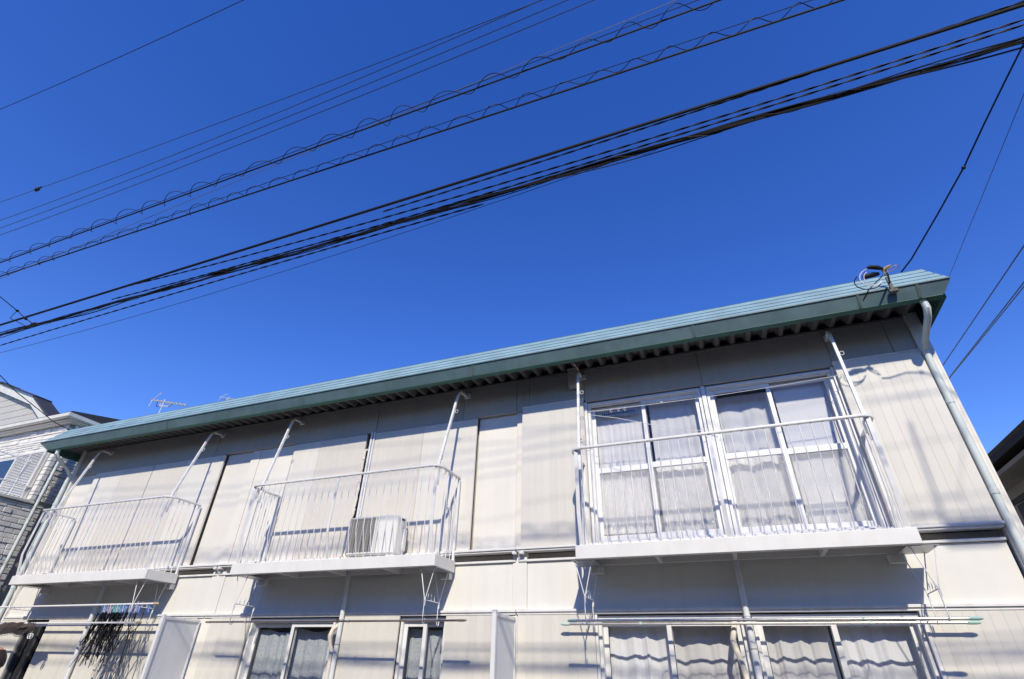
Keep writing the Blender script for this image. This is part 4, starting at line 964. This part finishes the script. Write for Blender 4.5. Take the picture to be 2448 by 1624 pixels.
# ------------------------------------------------------------------ dark eaved house on the right
RH = thing('dark_eaved_house', 'rough plastered house with dark eave at the right edge', 'house', (6.5, 4.0, 0.0))
obj('wall', MB().box(4.42, 10.0, -0.6, 9.0, 0.0, 4.42), 'plaster', RH)
obj('eave', MB().prism([(3.98, 4.50), (4.00, 4.43), (4.60, 4.40), (4.60, 4.60)], -0.9, 9.4, 1), 'dark_wood', RH)
obj('fascia', MB().box(3.955, 3.98, -0.92, 9.42, 4.385, 4.515, 0.004), 'dark_wood', RH)
obj('soffit', MB().box(4.02, 4.419, -0.85, 9.3, 4.24, 4.30), 'plaster', RH)
obj('roof', MB().prism([(3.93, 4.52), (7.0, 5.9), (10.3, 4.52), (10.3, 4.46), (7.0, 5.80), (3.96, 4.47)], -0.9, 9.4, 1), 'roof_dark', RH)
aw = obj('awning', MB().prism([(4.00, 3.86), (4.419, 4.04), (4.419, 3.98), (4.03, 3.80)], 1.2, 3.2, 1), 'dark_wood', RH)
obj('awning_post', MB().box(4.05, 4.41, 1.3, 3.1, 2.6, 3.795, 0.01), 'dark_wood', RH)

# ------------------------------------------------------------------ person at the lower left
def person(x, y_, face):
    p = thing('person', 'person in a dark jacket with cropped hair at the lower left edge', 'person', (x, y_, 0.0))
    # joints: position, radius
    J = [((0, 0, 0.94), .150), ((0, 0.01, 1.08), .145), ((0, 0.0, 1.25), .160), ((0, -0.01, 1.36), .135), ((0, -0.015, 1.42), .075), ((0, -0.02, 1.475), .056),
         ((0.095, 0, 0.88), .095), ((0.10, 0.01, 0.50), .062), ((0.105, -0.01, 0.10), .045), ((0.11, 0.12, 0.045), .040),
         ((-0.095, 0, 0.88), .095), ((-0.10, 0.01, 0.50), .062), ((-0.105, -0.01, 0.10), .045), ((-0.11, 0.12, 0.045), .040),
         ((0.175, -0.01, 1.355), .066), ((0.225, -0.03, 1.08), .048), ((0.215, 0.07, 0.86), .036),
         ((-0.175, -0.01, 1.355), .066), ((-0.225, -0.03, 1.08), .048), ((-0.215, 0.07, 0.86), .036)]
    Ed = [(0, 1), (1, 2), (2, 3), (3, 4), (4, 5), (0, 6), (6, 7), (7, 8), (8, 9), (0, 10), (10, 11), (11, 12), (12, 13), (3, 14), (14, 15), (15, 16), (3, 17), (17, 18), (18, 19)]
    Rz = Matrix.Rotation(face, 3, 'Z')
    me = bpy.data.meshes.new('tmp'); me.from_pydata([tuple(Rz @ Vector(j[0])+Vector((x, y_, 0))) for j in J], Ed, []); me.update()
    t = bpy.data.objects.new('tmp', me); C.objects.link(t)
    sk = t.modifiers.new('s', 'SKIN'); sk.use_smooth_shade = True
    for i, v in enumerate(me.skin_vertices[0].data): v.radius = (J[i][1], J[i][1]*0.72 if i in (0, 1, 2, 3) else J[i][1]); v.use_root = (i == 0)
    sb_ = t.modifiers.new('d', 'SUBSURF'); sb_.levels = 2; sb_.render_levels = 2
    dg = bpy.context.evaluated_depsgraph_get(); nm = bpy.data.meshes.new_from_object(t.evaluated_get(dg))
    bpy.data.objects.remove(t)
    nm.materials.clear()
    for m in ('jacket', 'trouser', 'skin', 'shoe'): nm.materials.append(M[m])
    for pl in nm.polygons:
        z = pl.center.z; pl.use_smooth = True
        pl.material_index = 2 if z > 1.425 else (3 if z < 0.10 else (1 if z < 0.92 else 0))
    link(bpy.data.objects.new('body', nm), p)
    def T(v): return tuple(Rz @ Vector(v)+Vector((x, y_, 0)))
    # head, as one shaped surface
    hm = MB(); nu, nv = 20, 16
    for i in range(nv+1):
        th = math.pi*i/nv; zz = math.cos(th)
        for j in range(nu):
            ph = 2*math.pi*j/nu; cx, cy_ = math.cos(ph), math.sin(ph); s_ = math.sin(th)
            rx, ry = 0.074, 0.094
            if zz < 0: rx *= 1-0.22*(-zz); ry *= 1-0.10*(-zz)
            px, py, pz = rx*s_*cx, ry*s_*cy_+0.012, 1.565+0.108*zz
            if cy_ > 0.9 and -0.35 < zz < 0.1: py += 0.018*(1-abs(zz+0.12)*2.5)          # nose
            if cy_ > 0.55 and 0.05 < zz < 0.25: py -= 0.006                               # eye line
            hm.v.append(T((px, py, pz)))
    for i in range(nv):
        for j in range(nu):
            a = i*nu+j; a2 = i*nu+(j+1) % nu; hm.f.append((a, a+nu, a2+nu, a2))
    hd = obj('head', hm, 'skin', p, 180)
    for sx in (-1, 1):
        obj('ear', MB().ellipsoid(T((sx*0.076, -0.002, 1.555)), (0.011, 0.018, 0.030), 8, 6, Rz), 'skin', hd)
        obj('eye', MB().ellipsoid(T((sx*0.030, 0.092, 1.578)), (0.012, 0.008, 0.007), 8, 6, Rz), 'dark', hd)
    obj('mouth', MB().ellipsoid(T((0, 0.094, 1.508)), (0.022, 0.006, 0.005), 8, 6, Rz), 'hair', hd)
    hh = MB(); nu, nv = 18, 7
    for i in range(nv+1):
        th = R(38+66*i/nv)
        for j in range(nu+1):
            ph = math.pi*(0.97+1.06*j/nu); k_ = 1.025
            hh.v.append(T((0.076*k_*math.sin(th)*math.cos(ph), 0.012+0.096*k_*math.sin(th)*math.sin(ph), 1.566+0.110*math.cos(th))))
    for i in range(nv):
        for j in range(nu):
            a = i*(nu+1)+j; hh.f.append((a, a+nu+1, a+nu+2, a+1))
    obj('hair', hh, 'hair', hd, 180)
    obj('collar', MB().tube([T((0.062*math.cos(a), -0.02+0.066*math.sin(a), 1.435)) for a in [2*math.pi*i/16 for i in range(16)]], 0.018, 8, closed=True), 'jacket', p)
    for sx in (-1, 1):                         # hands with five fingers
        hx, hy, hz = sx*0.215, 0.085, 0.80
        q = MB(); q.ellipsoid(T((hx, hy, hz)), (0.020, 0.036, 0.048), 10, 8, Rz)
        for k in range(4):
            yy = hy-0.026+0.0175*k; ln = (0.062, 0.074, 0.078, 0.070)[k]
            q.tube([T((hx, yy, hz-0.03)), T((hx-sx*0.006, yy, hz-0.03-ln*0.5)), T((hx-sx*0.022, yy, hz-0.03-ln))], [0.009, 0.0085, 0.0065], 7)
        q.tube([T((hx-sx*0.008, hy+0.030, hz+0.01)), T((hx-sx*0.018, hy+0.052, hz-0.02)), T((hx-sx*0.024, hy+0.056, hz-0.05))], [0.011, 0.010, 0.007], 7)
        obj('hand', q, 'skin', p, 60)
person(-5.47, -3.70, R(118))

# ------------------------------------------------------------------ houses across the street, behind the viewpoint
def far_house(x0, x1, y1, h, label, wm, seed):
    q = thing('street_house', label, 'house', ((x0+x1)/2, y1-4.0, 0.0), 'houses across the street')
    obj('wall', MB().box(x0, x1, y1-8.0, y1, 0.0, h), wm, q)
    xm = (x0+x1)/2
    obj('roof', MB().prism([(y1-8.5, h), (y1-8.5, h+0.12), (y1-4.0, h+1.5), (y1+0.5, h+0.12), (y1+0.5, h)], x0-0.4, x1+0.4, 0), 'roof_dark', q)
    for z in (0.9, 3.6):
        for fx in (0.2, 0.5, 0.8):
            xc = x0+(x1-x0)*fx
            wn = obj('window', MB().box(xc-0.85, xc+0.85, y1+0.001, y1+0.06, z, z+1.3, 0.01), 'alu', q)
            obj('pane', MB().box(xc-0.78, xc-0.03, y1+0.061, y1+0.066, z+0.07, z+1.23), 'glass_grey', wn)
            obj('pane', MB().box(xc+0.03, xc+0.78, y1+0.061, y1+0.066, z+0.07, z+1.23), 'glass_grey', wn)
far_house(-26.0, -15.5, -12.0, 6.2, 'grey house across the street, leftmost of four behind the viewpoint', 'plaster', 1)
far_house(-14.8, -5.0, -11.6, 6.4, 'grey house across the street, second from left behind the viewpoint', 'house_siding', 2)
far_house(-4.2, 5.5, -11.8, 6.3, 'grey house across the street directly behind the viewpoint', 'plaster', 3)
far_house(6.3, 17.0, -12.0, 6.2, 'grey house across the street, rightmost of four behind the viewpoint', 'house_siding', 4)
